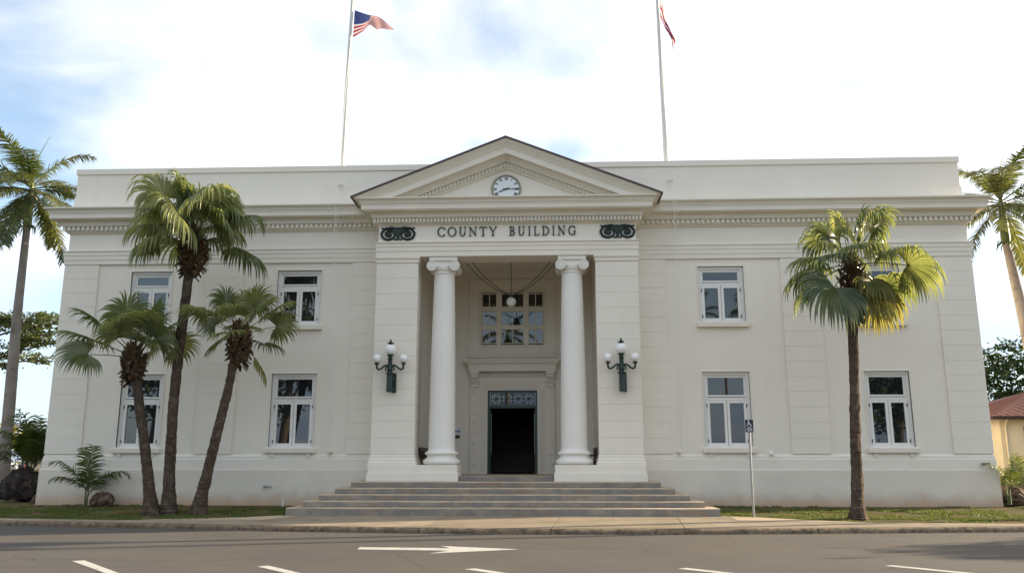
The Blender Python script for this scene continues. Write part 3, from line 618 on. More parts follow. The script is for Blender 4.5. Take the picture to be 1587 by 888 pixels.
# columns
def column(xc):
    yc = -.56; zb = 1.532
    shaft = [(.445, 1.955), (.425, 1.99), (.42, 2.05)]
    for i in range(13):
        t = i / 12; shaft.append((.418 - .085 * t ** 1.6, 2.1 + 5.46 * t))
    shaft += [(.335, 7.58), (.365, 7.60), (.365, 7.64), (.34, 7.66)]
    c = part(MB().lathe(shaft, (xc, yc, 0), 40), 'column', COLM, smooth=True)
    b = [(.50, zb)]
    for i in range(9): a = RAD(-90 + 180 * i / 8); b.append((.50 + .085 * math.cos(a), zb + .095 + .085 * math.sin(a)))
    b += [(.50, zb + .20), (.465, zb + .225), (.45, zb + .265), (.465, zb + .295), (.49, zb + .305)]
    for i in range(7): a = RAD(-90 + 180 * i / 6); b.append((.475 + .05 * math.cos(a), zb + .355 + .05 * math.sin(a)))
    b += [(.45, zb + .41), (.445, zb + .43)]
    MB().lathe(b, (xc, yc, 0), 40).build('base', COLM, c, smooth=True)
    cap = MB().lathe([(.34, 7.65), (.36, 7.66), (.40, 7.74), (.415, 7.79), (.40, 7.84)], (xc, yc, 0), 32)
    cap.box(xc - .40, xc + .40, yc - .38, yc + .38, 7.84, 7.985)
    capo = cap.build('capital', COLM, c, smooth=True)
    MB().box(xc - .46, xc + .46, yc - .44, yc + .44, 7.985, 8.127).build('abacus', COLM, c, bevel=.02)
    for s in (-1, 1):
        v = MB(); r = .163; x = xc + s * .375; z = 7.83; L = .84
        v.lathe([(.02, L / 2 + .02), (.045, L / 2 + .02), (.05, L / 2 - .005), (.075, L / 2 - .005), (.08, L / 2 + .012), (.10, L / 2 + .012), (.105, L / 2 - .012), (.13, L / 2 - .012), (.137, L / 2 + .012), (r, L / 2 + .008), (r, L / 2 - .05), (r - .03, L / 2 - .16), (r - .045, 0), (r - .03, -L / 2 + .16), (r, -L / 2 + .05), (r, -L / 2), (.02, -L / 2 - .01)], (x, yc, z), 28, 'y')
        v.build('volute', COLM, c, smooth=True)
    e = MB()
    for k in range(7): e.sphere((xc - .20 + k * .066, yc - .385, 7.82), .030, 8, 6, 1.4)
    e.build('egg_and_dart', COLM, c, smooth=True)
column(-2.05); column(2.11)
# porch back wall with door, surround, upper window
def porch_back():
    Y = SIDEY
    o = MB(); wall_holes(o, -3.0, 3.0, 1.0, 8.8, Y, [(-.91, .91, FLOOR - .02, 4.18), (-1.19, 1.19, 5.83, 7.87)], .32); part(o, 'porch_wall', WALL)
    part(MB().box(-3.3, 3.3, -.85, 4.0, .9, FLOOR), 'porch_floor', TREADM)
    # flat panels round the upper window
    o = MB(); o.box(-1.62, -1.24, Y - .03, Y, 5.36, 8.34); o.box(1.24, 1.62, Y - .03, Y, 5.36, 8.34); o.box(-1.24, 1.24, Y - .028, Y, 7.93, 8.34); part(o, 'wall_panel', WALL, bevel=.004)
    o = MB(); o.box(-1.60, -1.235, Y - .05, Y - .03, 5.37, 5.62); o.box(1.235, 1.60, Y - .05, Y - .03, 5.37, 5.62); o.box(-1.235, 1.235, Y - .022, Y, 5.37, 5.66); part(o, 'wall_panel', WALL, bevel=.004)
    fr = MB().ring(-1.23, 1.23, 5.79, 7.91, .07, Y - .04, Y + .12)
    cols = [(-1.13, -.60), (-.41, .41), (.60, 1.13)]; rows = [(5.93, 6.45), (6.60, 7.12), (7.30, 7.79)]
    fr.box(-.58, -.43, Y + .01, Y + .1, 5.86, 7.84); fr.box(.43, .58, Y + .01, Y + .1, 5.86, 7.84)
    for (a, b) in ((-1.16, -.58), (-.43, .43), (.58, 1.16)):
        for z in (6.525, 7.21): fr.box(a, b, Y + .012, Y + .1, z - .06, z + .06)
    w = part(fr, 'window', TRIM)
    for a, b in cols:
        for c, d in rows:
            MB().ring(a - .02, b + .02, c - .02, d + .02, .03, Y + .03, Y + .08).box((a + b) / 2 - .016, (a + b) / 2 + .016, Y + .033, Y + .08, c, d).build('sash', TRIM, w)
            m = (a + b) / 2
            for p, q in ((a, m - .012), (m + .012, b)): MB().box(p, q, Y + .056, Y + .064, c, d).build('pane', GLASS, w)
    # door surround
    o = MB()
    for s in (-1, 1):
        o.box(min(s * .91, s * 1.215), max(s * .91, s * 1.215), Y - .05, Y, FLOOR, 4.50)
        o.box(min(s * 1.215, s * 1.55), max(s * 1.215, s * 1.55), Y - .085, Y, FLOOR, 4.24)
        o.box(min(s * 1.25, s * 1.515), max(s * 1.25, s * 1.515), Y - .10, Y - .086, 1.5, 4.2)
    o.box(-.91, .91, Y - .05, Y, 4.18, 4.50); o.box(-1.24, 1.24, Y - .07, Y, 4.50, 4.66)
    ds = part(o, 'door_surround', WALL)
    f = MB()
    def meander(cx, cz, u=.20):
        for (a, b, c, d) in ((-.45, .45, .33, .45), (-.45, -.33, -.45, .33), (-.33, .2, -.45, -.33), (.08, .2, -.33, .08), (-.12, .08, -.04, .08), (.36, .45, -.45, .2)):
            f.box(cx + a * u, cx + b * u, Y - .082, Y - .051, cz + c * u, cz + d * u)
    for k in range(13):
        for s in (-1, 1): meander(s * 1.06, 1.42 + k * .225)
    for k in range(9): meander(-.9 + k * .225, 4.335)
    f.build('fret_band', WALL, ds)
    for s in (-1, 1):
        for k in range(8):
            MB().lathe([(.075, 0), (.075, .02), (.055, .03), (.045, .015), (.03, .02), (.005, .03)], (s * 1.383, Y - .101, 1.55 + k * .365), 14, 'y').build('rosette', WALL, ds, smooth=True)
        c = MB(); xm = s * 1.383
        c.prism([(xm - .13, 4.24), (xm + .13, 4.24), (xm + .15, 4.80), (xm - .15, 4.80)], Y - .13, Y)
        for zz, rr, yy in ((4.34, .055, .13), (4.44, .03, .14), (4.70, .08, .19)): c.tube([(xm - .14, Y - yy, zz), (xm + .14, Y - yy, zz)], rr, 10)
        c.box(xm - .16, xm + .16, Y - .30, Y, 4.76, 4.86)
        for q in (-.08, 0, .08): c.box(xm + q - .018, xm + q + .018, Y - .215, Y - .12, 4.46, 4.72)
        c.build('console', WALL, ds)
    hd = MB().box(-1.22, 1.22, Y - .12, Y, 4.66, 4.70).box(-1.60, 1.60, Y - .28, Y, 4.862, 5.10)
    hd.sweep([(-.1, 5.10), (.03, 5.10), (.06, 5.14), (.10, 5.16), (.12, 5.22), (.155, 5.25), (.155, 5.30), (-.1, 5.34)], [(1.60, Y), (1.60, Y - .28), (-1.60, Y - .28), (-1.60, Y)])
    hd.build('door_hood', WALL, ds)
    dn = MB(); x = -1.2
    while x < 1.2: dn.box(x, x + .03, Y - .16, Y - .121, 4.70, 4.775); x += .06
    x = -1.72
    while x < 1.7: dn.box(x, x + .09, Y - .395, Y - .36, 5.165, 5.215); x += .165
    tag(dn.build('hood_dentils', WALL, ds), kind='stuff')
    # door frame, lattice transom, dark hall with a stair
    df = MB().ring(-.905, .905, FLOOR - .1, 4.175, .065, Y + .02, Y + .22, .02); df.box(-.84, .84, Y + .03, Y + .2, 3.54, 3.66)
    d = part(df, 'door_frame', DOORG)
    MB().box(-.84, .84, Y + .13, Y + .14, 3.66, 4.11).build('pane', GLASS, d)
    for k in range(4):
        a = -.80 + k * .40; zc = 3.885; xc = a + .20; l = MB().ring(a + .004, a + .396, 3.69, 4.08, .022, Y + .06, Y + .12)
        for i in range(4):
            an = RAD(45 * i); dx, dz = math.cos(an), math.sin(an); ln = .17 if i % 2 == 0 else .235; p = Vector((-dz, dx)) * .013
            l.prism([(xc - dx * ln + p.x, zc - dz * ln + p.y), (xc + dx * ln + p.x, zc + dz * ln + p.y), (xc + dx * ln - p.x, zc + dz * ln - p.y), (xc - dx * ln - p.x, zc - dz * ln - p.y)], Y + .07 + i * .004, Y + .115)
        l.lathe([(.045, 0), (.045, .03)], (xc, Y + .10, zc), 12, 'y'); l.build('lattice', DOORG, d)
    for s in (-1, 1):                           # leaves folded back against the hall walls
        lf = MB().box(min(s * .80, s * .84), max(s * .80, s * .84), Y + .25, Y + 1.08, FLOOR + .01, 3.52); lo = part(lf, 'door_leaf', DOORG)
        MB().box(min(s * .785, s * .80), max(s * .785, s * .80), Y + .35, Y + .98, 1.9, 3.35).build('pane', GLASS, lo)
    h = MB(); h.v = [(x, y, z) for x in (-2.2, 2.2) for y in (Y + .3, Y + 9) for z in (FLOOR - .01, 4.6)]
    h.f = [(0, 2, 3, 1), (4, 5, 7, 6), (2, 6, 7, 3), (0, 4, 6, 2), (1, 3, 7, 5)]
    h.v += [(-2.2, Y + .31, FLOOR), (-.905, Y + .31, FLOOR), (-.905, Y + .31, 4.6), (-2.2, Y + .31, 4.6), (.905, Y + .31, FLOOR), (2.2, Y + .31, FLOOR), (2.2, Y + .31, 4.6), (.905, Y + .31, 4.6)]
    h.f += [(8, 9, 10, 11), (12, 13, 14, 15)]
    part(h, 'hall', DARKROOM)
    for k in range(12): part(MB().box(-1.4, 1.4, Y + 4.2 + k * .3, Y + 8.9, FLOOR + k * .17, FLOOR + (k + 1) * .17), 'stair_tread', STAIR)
porch_back()
# small fittings on the front wall
for x, z, l in ((-5.72, 1.93, 'left'), (5.42, 1.93, 'right')):
    o = MB().box(x - .07, x + .07, -.14, -.0, z - .035, z + .03); o.lathe([(.05, 0), (.035, .06), (.03, .09)], (x + .03, -.14, z), 12, 'y'); part(o, 'rope_cleat', TRIM, bevel=0)
o = MB(); o.tube([(-7.75, .0, .86), (-7.75, -.22, .86), (-7.55, -.26, .86), (-7.5, -.26, .84)], .028, 8); o.lathe([(.05, 0), (.05, .02)], (-7.75, -.11, .86), 10, 'y'); part(o, 'water_pipe', GALV)
o = MB(); o.tube([(-7.0, -.6, .2), (-7.0, -.6, .5)], .02, 8); o.sphere((-7.0, -.6, .5), .028, 8, 6)
tag(o.build('standpipe', ROPE), 'small white standpipe in the lawn left of the steps', 'pipe')
o = MB(); o.sphere((8.3, -.06, 1.87), .07, 10, 6); o.box(8.24, 8.36, -.06, .0, 1.82, 1.92); part(o, 'wall_fixture', FRAME)  # small plain fixture added for a white spot on the wall, not a lamp

# ================================================================== STEPS
def steps():
    st = thing('entrance_steps', (0, -3.9, .2), 'grey concrete entrance steps spreading in front of the porch', 'steps')
    rows = [(-3.90, 5.88, .10, .40), (-3.40, 5.57, .40, .555), (-2.90, 5.25, .555, .715), (-2.40, 4.92, .715, .88), (-1.90, 4.58, .88, 1.045)]
    cuts = [[-3.3, .9, 3.0], [-1.4, 2.9], [-4.0, -.9, 3.9], [-2.4, 1.6], [-.2]]
    r = random.Random(5)
    for (yf, xs, z0, z1), cu in zip(rows, cuts):
        c = [-xs] + cu + [xs]
        for a, b in zip(c, c[1:]):
            o = MB(); n = max(3, int((b - a) / .35)); X = np.linspace(a + .004, b - .004, n + 1)
            for x in X:
                j = r.uniform(-.010, .006); k = r.uniform(-.006, .003)
                for y, z in ((yf + .006, z0 - .0), (yf + j, z0 + .03), (yf + j, z1 - .022 + k), (yf + .008 + j, z1 - .007 + k), (yf + .025, z1), (-.125, z1), (-.125, z0)): o.v.append((x, y, z))
            for i in range(n):
                p = i * 7; q = p + 7; o.f += [(p + m, q + m, q + (m + 1) % 7, p + (m + 1) % 7) for m in range(7)]
            e = n * 7; o.f += [tuple(range(7)), tuple(e + m for m in reversed(range(7)))]
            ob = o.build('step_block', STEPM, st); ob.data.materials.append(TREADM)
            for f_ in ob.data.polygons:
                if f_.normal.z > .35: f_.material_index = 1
    o = MB().box(-1.46, 1.46, -.98, -.84, 1.046, FLOOR + .003); o.build('step_block', STEPM, st, bevel=.012)
steps()

# ================================================================== LAMPS, BENCHES, NOTICE
def wall_lamp(xc, label):
    zb, Y = 3.74, -1.045
    t = thing('wall_lamp', (xc, Y, zb), label, 'wall lamp', 'three-globe lamps on the porch piers'); yc = Y - .26
    MB().box(xc + .0, xc + .17, Y - .03, Y, zb, zb + .60).box(xc + .03, xc + .14, Y - .055, Y - .03, zb + .05, zb + .55).build('backplate', GREEN, t, bevel=.008)
    s = MB().box(xc - .085, xc + .085, yc - .075, yc + .075, zb + .0, zb + .56).box(xc - .05, xc + .05, yc - .095, yc + .095, zb + .06, zb + .5).box(xc - .03, xc + .12, yc + .05, Y, zb + .36, zb + .5).box(xc - .03, xc + .12, yc + .05, Y, zb + .06, zb + .16)
    s.build('bracket', GREEN, t, bevel=.008)
    MB().lathe([(.06, .55), (.14, .565), (.14, .59), (.09, .61), (.075, .64), (.10, .68), (.10, .71), (.075, .73), (.07, .84), (.065, 1.0), (.075, 1.02), (.095, 1.04), (.06, 1.06), (.065, 1.11), (.11, 1.14), (.11, 1.16), (.08, 1.17)], (xc, yc, zb), 20).build('stem', GREEN, t, smooth=True)
    MB().sphere((xc, yc, zb + 1.325), .175, 28, 18).build('globe', GLOBE, t, smooth=True)
    MB().lathe([(.075, 1.475), (.085, 1.48), (.06, 1.50), (.11, 1.535), (.10, 1.545), (.04, 1.56), (.03, 1.58), (.04, 1.60), (.02, 1.63), (.005, 1.66)], (xc, yc, zb), 16).build('finial', GREEN, t, smooth=True)
    for sg in (-1, 1):
        a = MB(); P = lambda x, z: (xc + sg * x, yc, zb + z)
        a.tube([P(.05, .82), P(.13, .835), P(.20, .80), P(.28, .73), P(.35, .70), P(.405, .73), P(.42, .80), P(.42, .86)], [.035, .035, .03, .03, .034, .036, .034, .03], 10)
        a.lathe([(.03, .84), (.07, .87), (.085, .895), (.05, .91), (.05, .93)], (xc + sg * .42, yc, zb), 16)
        a.tube([P(.08, .80), P(.13, .74), P(.14, .68), P(.11, .66)], [.03, .028, .022, .01], 8); a.build('arm', GREEN, t, smooth=True)
        MB().sphere((xc + sg * .42, yc, zb + 1.045), .135, 24, 16).build('globe', GLOBE, t, smooth=True)
wall_lamp(-3.62, 'green iron lamp with three white globes on left porch pier')
wall_lamp(3.58, 'green iron lamp with three white globes on right porch pier')
def pendant():
    x, y, z = .06, 1.2, 7.03
    t = thing('pendant_lamp', (x, y, CEIL), 'white globe lamp hanging inside the porch with looped wires', 'pendant lamp')
    MB().sphere((x, y, z), .17, 24, 16).build('globe', GLOBE, t, smooth=True)
    MB().lathe([(.10, .15), (.10, .19), (.05, .24), (.02, .26)], (x, y, z), 16).build('fitter', METAL_DARK, t, smooth=True)
    MB().tube([(x, y, z + .25), (x, y, CEIL)], .014, 6).build('rod', METAL_DARK, t)
    MB().lathe([(.09, 0), (.06, -.06)], (x, y, CEIL), 14).build('ceiling_rose', METAL_DARK, t)
    for s in (-1, 1):
        for k in (0, 1):
            x1, y1 = x + s * (1.75 - .25 * k), y - .25 + .2 * k
            pts = [(x + (x1 - x) * u, y + (y1 - y) * u, z + .22 + (CEIL - z - .22) * u - .55 * u * (1 - u) * (1.7 - .4 * k)) for u in np.linspace(0, 1, 16)]
            MB().tube(pts, .013, 5).build('wire', METAL_DARK, t)
pendant()
def bench(s, label):
    t = thing('bench', (s * 2.6, 1.2, FLOOR), label, 'bench', 'dark wooden benches in the porch'); xw = s * 2.93
    def b(x0, x1, y0, y1, z0, z1, nm, bev=.006): MB().box(min(s * x0, s * x1), max(s * x0, s * x1), y0, y1, FLOOR + z0, FLOOR + z1).build(nm, WOOD, t, bevel=bev)
    for k in range(4): b(2.45 + k * .11, 2.55 + k * .11, .25, 2.3, .42, .46, 'seat_slat')
    for y in (.25, 2.24):
        b(2.45, 2.51, y, y + .06, 0, .62, 'leg'); b(2.85, 2.91, y, y + .06, 0, .88, 'leg'); b(2.43, 2.90, y, y + .07, .62, .66, 'armrest')
    b(2.86, 2.90, .25, 2.3, .78, .90, 'top_rail'); b(2.86, 2.90, .25, 2.3, .50, .56, 'back_rail')
    for k in range(12): b(2.87, 2.89, .36 + k * .16, .42 + k * .16, .56, .78, 'back_slat', 0)
bench(-1, 'dark wooden bench behind the left column'); bench(1, 'dark wooden bench behind the right column')
def notice():
    x, y, z = -2.0, SIDEY - .004, 2.62
    t = thing('notice_sign', (x, y, z), 'small white notice with dark symbols left of the entrance door', 'sign')
    MB().box(x - .13, x + .13, y - .012, y, z, z + .23).build('sheet', mat('notice_white', (.72, .75, .82), .5, .3, .02), t)
    blue = mat('notice_ink', (.03, .035, .08), .5, .3)
    for k in range(3): MB().box(x - .105 + k * .075, x - .05 + k * .075, y - .016, y - .012, z + .06, z + .11).build('symbol', blue, t)
    MB().tube([(x - .07, y - .013, z + .16), (x - .03, y - .013, z + .175), (x + .0, y - .013, z + .16), (x + .04, y - .013, z + .18), (x + .07, y - .013, z + .165)], .005, 5).build('symbol', blue, t)
    tag(MB().box(x - .09, x + .08, y - .02, y, z - .17, z - .05).build('wall_plaque', WOOD, bevel=.004), 'small brown plaque on porch wall below the white notice', 'plaque')
notice()
def sign_post():
    x, y, z0 = 6.74, -3.95, zg(6.74, -3.95)
    t = thing('parking_sign', (x, y, z0), 'accessible parking sign on a thin steel post right of the steps', 'sign')
    MB().tube([(x, y, z0 - .1), (x - .005, y, 1.4), (x + .015, y, 2.6)], .030, 10).build('post', GALV, t, smooth=True)
    yy = y - .045; zc = 2.58; plate = mat('sign_plate', (.018, .02, .04), .35, .4); white = mat('sign_white', (.7, .7, .72), .5, .3)
    p = MB().box(x - .105, x + .115, yy - .006, yy + .006, zc - .17, zc + .17).build('plate', plate, t, bevel=.003)
    s = MB(); a = yy - .0065
    s.lathe([(.020, 0), (.02, .003)], (x - .015, a, zc + .135), 10, 'y')
    def ln(p0, p1, w, d): 
        v = Vector((p1[0] - p0[0], p1[1] - p0[1])).normalized(); q = Vector((-v.y, v.x)) * w
        s.prism([(x + p0[0] + q.x, zc + p0[1] + q.y), (x + p1[0] + q.x, zc + p1[1] + q.y), (x + p1[0] - q.x, zc + p1[1] - q.y), (x + p0[0] - q.x, zc + p0[1] - q.y)], a - d, a)
    ln((-.015, .115), (-.01, .04), .010, .003); ln((-.012, .085), (.035, .08), .006, .004); ln((-.01, .045), (.04, .04), .008, .005); ln((.038, .045), (.06, -.01), .008, .006)
    for k in range(9):
        a0, a1 = RAD(110 + k * 26), RAD(110 + (k + 1) * 26); ln((.0 + .055 * math.cos(a0), .025 + .055 * math.sin(a0)), (.055 * math.cos(a1), .025 + .055 * math.sin(a1)), .006, .002 + .0004 * k)
    s.build('wheelchair_symbol', white, p)
    for k in range(3): MB().box(x - .07, x + .08, a - .003, a, zc - .075 - k * .03, zc - .062 - k * .03).build('lettering', white, p)
sign_post()

# ================================================================== FLAGPOLES AND FLAGS
def flagpole(x0, x1, label, ropex):
    t = thing('flagpole', (x0, 1.0, 10.6), label, 'flagpole', 'white flagpoles on the roof')
    MB().tube([(x0, 1, 10.6), (x0 + (x1 - x0) * .5, 1, 15), (x1, 1, 18.95)], [.105, .085, .055], 14).build('pole', POLEW, t, smooth=True)
    MB().sphere((x1, 1, 19.05), .10, 14, 10).build('finial', POLEW, t, smooth=True)
    MB().box(x1 - .13, x1 + .13, .96, 1.04, 18.55, 18.62).build('pulley', METAL_DARK, t, bevel=.01)
    s = 1
    o = MB().tube([(x1 + .09, .95, 18.5), ((x1 + x0) / 2 - .02, .9, 15), (x0 + .03, .6, 11.7)], .008, 5); o.tube([(x0 + .03, .6, 11.7), (ropex, -.72, 10.10), (ropex + .02, -.72, 9.8), (ropex + .0, -.16, 2.0)], .009, 5)
    o.tube([(x0 + .10, .6, 11.7), (ropex + .08, -.72, 10.10), (ropex + .10, -.72, 9.8), (ropex + .04, -.16, 2.0)], .007, 5); o.build('halyard', ROPE, t)
    MB().box(ropex - .1, ropex + .1, -.10, -.04, 10.9, 10.93).build('rope_guide', POLEW, t)
flagpole(-6.02, -5.88, 'white flagpole on the roof left of the pediment', -5.75)
flagpole(5.58, 5.44, 'white flagpole on the roof right of the pediment', 5.47)
def cloth(name, col):
    m = mat(name, col, .7, .2, .04); nt = m.node_tree; b = nt.nodes['Principled BSDF']; out = nt.nodes['Material Output']
    t = nt.nodes.new('ShaderNodeBsdfTranslucent'); t.inputs['Color'].default_value = (*col, 1); ms = nt.nodes.new('ShaderNodeMixShader'); ms.inputs[0].default_value = .35
    nt.links.new(b.outputs[0], ms.inputs[1]); nt.links.new(t.outputs[0], ms.inputs[2]); nt.links.new(ms.outputs[0], out.inputs['Surface']); return m
RED = cloth('flag_red', (.42, .012, .02)); FWHITE = cloth('flag_white', (.66, .64, .64)); BLUE = cloth('flag_blue', (.015, .035, .18))
def flag(name, P, nu, nv, colour, label, loc, bands):
    t = thing(name, loc, label, 'flag')
    groups = {}
    for i in range(nu):
        for j in range(nv):
            groups.setdefault(colour((i + .5) / nu, (j + .5) / nv), []).append((i, j))
    names = {'r': ('red_stripes', RED), 'w': ('white_field', FWHITE), 'b': ('blue_field', BLUE)}
    for k, cells in groups.items():
        o = MB(); idx = {}
        for i, j in cells:
            q = []
            for a, b in ((i, j), (i + 1, j), (i + 1, j + 1), (i, j + 1)):
                if (a, b) not in idx: idx[(a, b)] = len(o.v); o.v.append(P(a / nu, b / nv))
                q.append(idx[(a, b)])
            o.f.append(tuple(q))
        ob = o.build(names[k][0], names[k][1], t, smooth=True)
    return t
def lerp(pts, u):
    xs = np.linspace(0, 1, len(pts)); return [float(np.interp(u, xs, [p[i] for p in pts])) for i in range(2)]
def usP(u, v):
    T = lerp([(0.02, 0), (.38, -.14), (.75, -.25), (1.10, -.45), (1.52, -.76)], u); B = lerp([(.0, -1.10), (.36, -.88), (.62, -.62), (.9, -.74), (1.16, -.82)], u)
    x = T[0] + (B[0] - T[0]) * v; z = T[1] + (B[1] - T[1]) * v
    return (-5.81 + x, 1.0 + .10 * math.sin(u * 8 + v * 2.2) * u + .03 * math.sin(u * 17 - v * 4) * u, 18.12 + z + .03 * math.sin(u * 11 + v * 3) * u)
fl = flag('american_flag', usP, 40, 26, lambda u, v: 'b' if (u < .42 and v < 7 / 13) else ('r' if int(v * 13) % 2 == 0 else 'w'), 'american flag flying from the left flagpole', (-5.84, 1.0, 18.1), None)
st = MB()
for r_ in range(9):
    for c_ in range(6 if r_ % 2 == 0 else 5):
        u = .42 * ((c_ + (.5 if r_ % 2 == 0 else 1.0)) / 6); v = 7 / 13 * (r_ + .5) / 9; p = Vector(usP(u, v)); du = (Vector(usP(u + .01, v)) - p).normalized(); dv = (Vector(usP(u, v + .01)) - p).normalized(); n = du.cross(dv).normalized()
        for s in (-1, 1):
            k = len(st.v)
            for q in range(10):
                a = math.pi * q / 5; R_ = .026 if q % 2 == 0 else .011; st.v.append(tuple(p + du * math.sin(a) * R_ - dv * math.cos(a) * R_ + n * s * .006))
            st.f.append(tuple(range(k, k + 10)))
st.build('star_field', FWHITE, fl)
def hiP(u, v):
    x = .02 + .50 * u + .07 * math.sin(u * 7 + v * 4) * u + .16 * v * u; y = .8 * u * math.cos(v * .8) - .25 * math.sin(v * 5) * u; z = -.95 * v * (1 - .5 * u) - 1.45 * u ** 1.1 + .04 * math.sin(u * 13)
    return (5.50 + x, 1.0 + y, 18.50 + z)
def hicol(u, v):
    if u < .5 and v < .5:
        uu, vv = u / .5 - .5, v / .5 - .5
        if abs(uu) < .07 or abs(vv) < .09: return 'r'
        if abs(uu) < .13 or abs(vv) < .16: return 'w'
        if abs(abs(uu) - abs(vv)) < .05: return 'r'
        return 'w' if abs(abs(uu) - abs(vv)) < .12 else 'b'
    return 'brwbrwbr'[min(int(v * 8), 7)]
flag('state_flag', hiP, 44, 32, hicol, 'limp striped flag with a union jack corner on the right flagpole', (5.48, 1.0, 18.6), None)

# ================================================================== PALMS
G = Vector((0, 0, -1))
def chain(p, d, length, n, g, g2=0.0):
    pts = [Vector(p)]; d = Vector(d).normalized()
    for i in range(n):
        d = (d + G * (g + g2 * (i / n) ** 2)).normalized(); pts.append(pts[-1] + d * (length / n))
    return pts
def strip(V, F, pts, widths, side, fold=0.0):
    """folded leaf strip: two edges and a middle rib"""
    n0 = len(V); m = len(pts)
    for i, p in enumerate(pts):
        d = (pts[min(i + 1, m - 1)] - pts[max(i - 1, 0)]).normalized(); s = (side - d * side.dot(d))
        s = s.normalized() if s.length > 1e-5 else Vector((1, 0, 0)); nrm = d.cross(s); w = widths[i]
        V += [tuple(p + s * w + nrm * fold * w), tuple(p), tuple(p - s * w + nrm * fold * w)]
    for i in range(m - 1):
        a = n0 + i * 3; F += [(a, a + 1, a + 4, a + 3), (a + 1, a + 2, a + 5, a + 4)]
def fan_frond(name, elev, pet, R, seed, droop, m, nseg=38, spread=118, petm=True):
    r = random.Random(seed); V = []; F = []
    e = RAD(elev); p = chain((0, 0, 0), (math.cos(e), 0, math.sin(e)), pet, 6, .035 * droop)
    t = MB(); t.tube(p, [.022, .019, .017, .015, .014, .013, .012], 5); V += t.v; F += t.f
    h = p[-1]; d = (p[-1] - p[-2]).normalized(); roll = RAD(r.uniform(-62, 62)); s0 = Vector((0, 1, 0)); nn = d.cross(s0)
    s = (s0 * math.cos(roll) + nn * math.sin(roll)).normalized(); nrm = d.cross(s).normalized()
    if nrm.z < 0: nrm = -nrm
    for k in range(nseg):
        th = RAD(-spread + 2 * spread * (k + r.uniform(-.25, .25)) / (nseg - 1)); L = R * (1.0 - .22 * (abs(th) / RAD(spread)) ** 2) * r.uniform(.88, 1.06)
        dr = (d * math.cos(th) + s * math.sin(th) + nrm * .16).normalized()
        pts = chain(h, dr, L, 9, .015 * droop, .75 * droop * r.uniform(.6, 1.35)); side = (-d * math.sin(th) + s * math.cos(th))
        w0 = R * .55 * math.tan(RAD(2 * spread) / (nseg - 1)) * .60; widths = [.004, w0 * .2, w0 * .42, w0 * .64, w0 * .86, w0 * .95, w0 * .78, w0 * .52, w0 * .28, .002]
        strip(V, F, pts, widths, side, .7)
    me = bpy.data.meshes.new(name); me.from_pydata(V, [], F); me.materials.append(m); return me
FANS = {}
def fans(kind, m, pet, R, droop, seeds=3):
    for el in (80, 60, 40, 20, 0, -20, -42, -62):
        FANS[(kind, el)] = [fan_frond('frond', el + RND.uniform(-6, 6), pet * RND.uniform(.85, 1.15), R * RND.uniform(.92, 1.08), 100 + k + el, droop, m) for k in range(seeds)]
fans('green', FAN, 1.15, 1.22, 1.75); fans('yellow', FANY, 1.1, 1.1, 1.9, 2); fans('dead', FANDEAD, .8, 1.0, 2.0, 1)
fans('short', FAN, 1.20, 1.12, .85, 3)
def trunk_mesh(path, radii, seed=0, rings=40, rough=.05, ringamp=.05):
    P = [Vector(p) for p in path]; n = rings; o = MB(); ts = np.linspace(0, 1, len(P)); pts = []; rr = []
    for i in range(n + 1):
        t = i / n; p = Vector([float(np.interp(t, ts, [q[a] for q in P])) for a in range(3)]); pts.append(p); rr.append(float(np.interp(t, np.linspace(0, 1, len(radii)), radii)))
    for _ in range(3 * (n // 20 + 1)):
        pts = [pts[0]] + [(pts[i - 1] + pts[i] * 2 + pts[i + 1]) / 4 for i in range(1, n)] + [pts[-1]]
    m = 16; rg = random.Random(seed * 7 + 1); amp = [rg.uniform(-1, 1) for _ in pts]
    for i, p in enumerate(pts):
        for j in range(m):
            a = 2 * math.pi * j / m; c_ = Vector((math.cos(a) * 1.9 + seed, math.sin(a) * 1.9, p.z * 2.2)); q = mnoise.noise(c_) * 1.3 + mnoise.noise(c_ * 3.1) * .9
            r = rr[i] * (1 + rough * q + ringamp * amp[i]); o.v.append((p.x + r * math.cos(a), p.y + r * math.sin(a), p.z + rough * .5 * rr[i] * mnoise.noise(c_ * 2.0)))
    for i in range(len(pts) - 1):
        for j in range(m): a = i * m + j; b = i * m + (j + 1) % m; o.f.append((a, b, b + m, a + m))
    o.f.append(tuple(len(o.v) - m + j for j in range(m)))
    return o, pts
def boots(c, z0, z1, r0, r1, n, seed):
    """old leaf bases: short upward wedges round the head of the trunk"""
    r = random.Random(seed); o = MB()
    for k in range(n):
        t = r.random(); z = z0 + (z1 - z0) * t; R = (r0 + (r1 - r0) * math.sin(math.pi * min(t * 1.1, 1)) ** .8); a = k * 2.39996; u = Vector((math.cos(a), math.sin(a), 0)); v = Vector((-u.y, u.x, 0)); w = r.uniform(.035, .07); h = r.uniform(.12, .28); out = r.uniform(.02, .10); dn = r.random() < .35
        b = Vector(c) + Vector((0, 0, z)) + u * R * .75; tip = b + u * (out + R * .25) + Vector((0, 0, -h * .6 if dn else h)); k0 = len(o.v); th = u * .03 + Vector((0, 0, .02))
        for q in (b + v * w, b - v * w, tip - v * w * .5, tip + v * w * .5): o.v.append(tuple(q)); o.v.append(tuple(q + th))
        o.f += [(k0, k0 + 2, k0 + 4, k0 + 6), (k0 + 1, k0 + 7, k0 + 5, k0 + 3), (k0, k0 + 1, k0 + 3, k0 + 2), (k0 + 2, k0 + 3, k0 + 5, k0 + 4), (k0 + 4, k0 + 5, k0 + 7, k0 + 6), (k0 + 6, k0 + 7, k0 + 1, k0)]
    return o
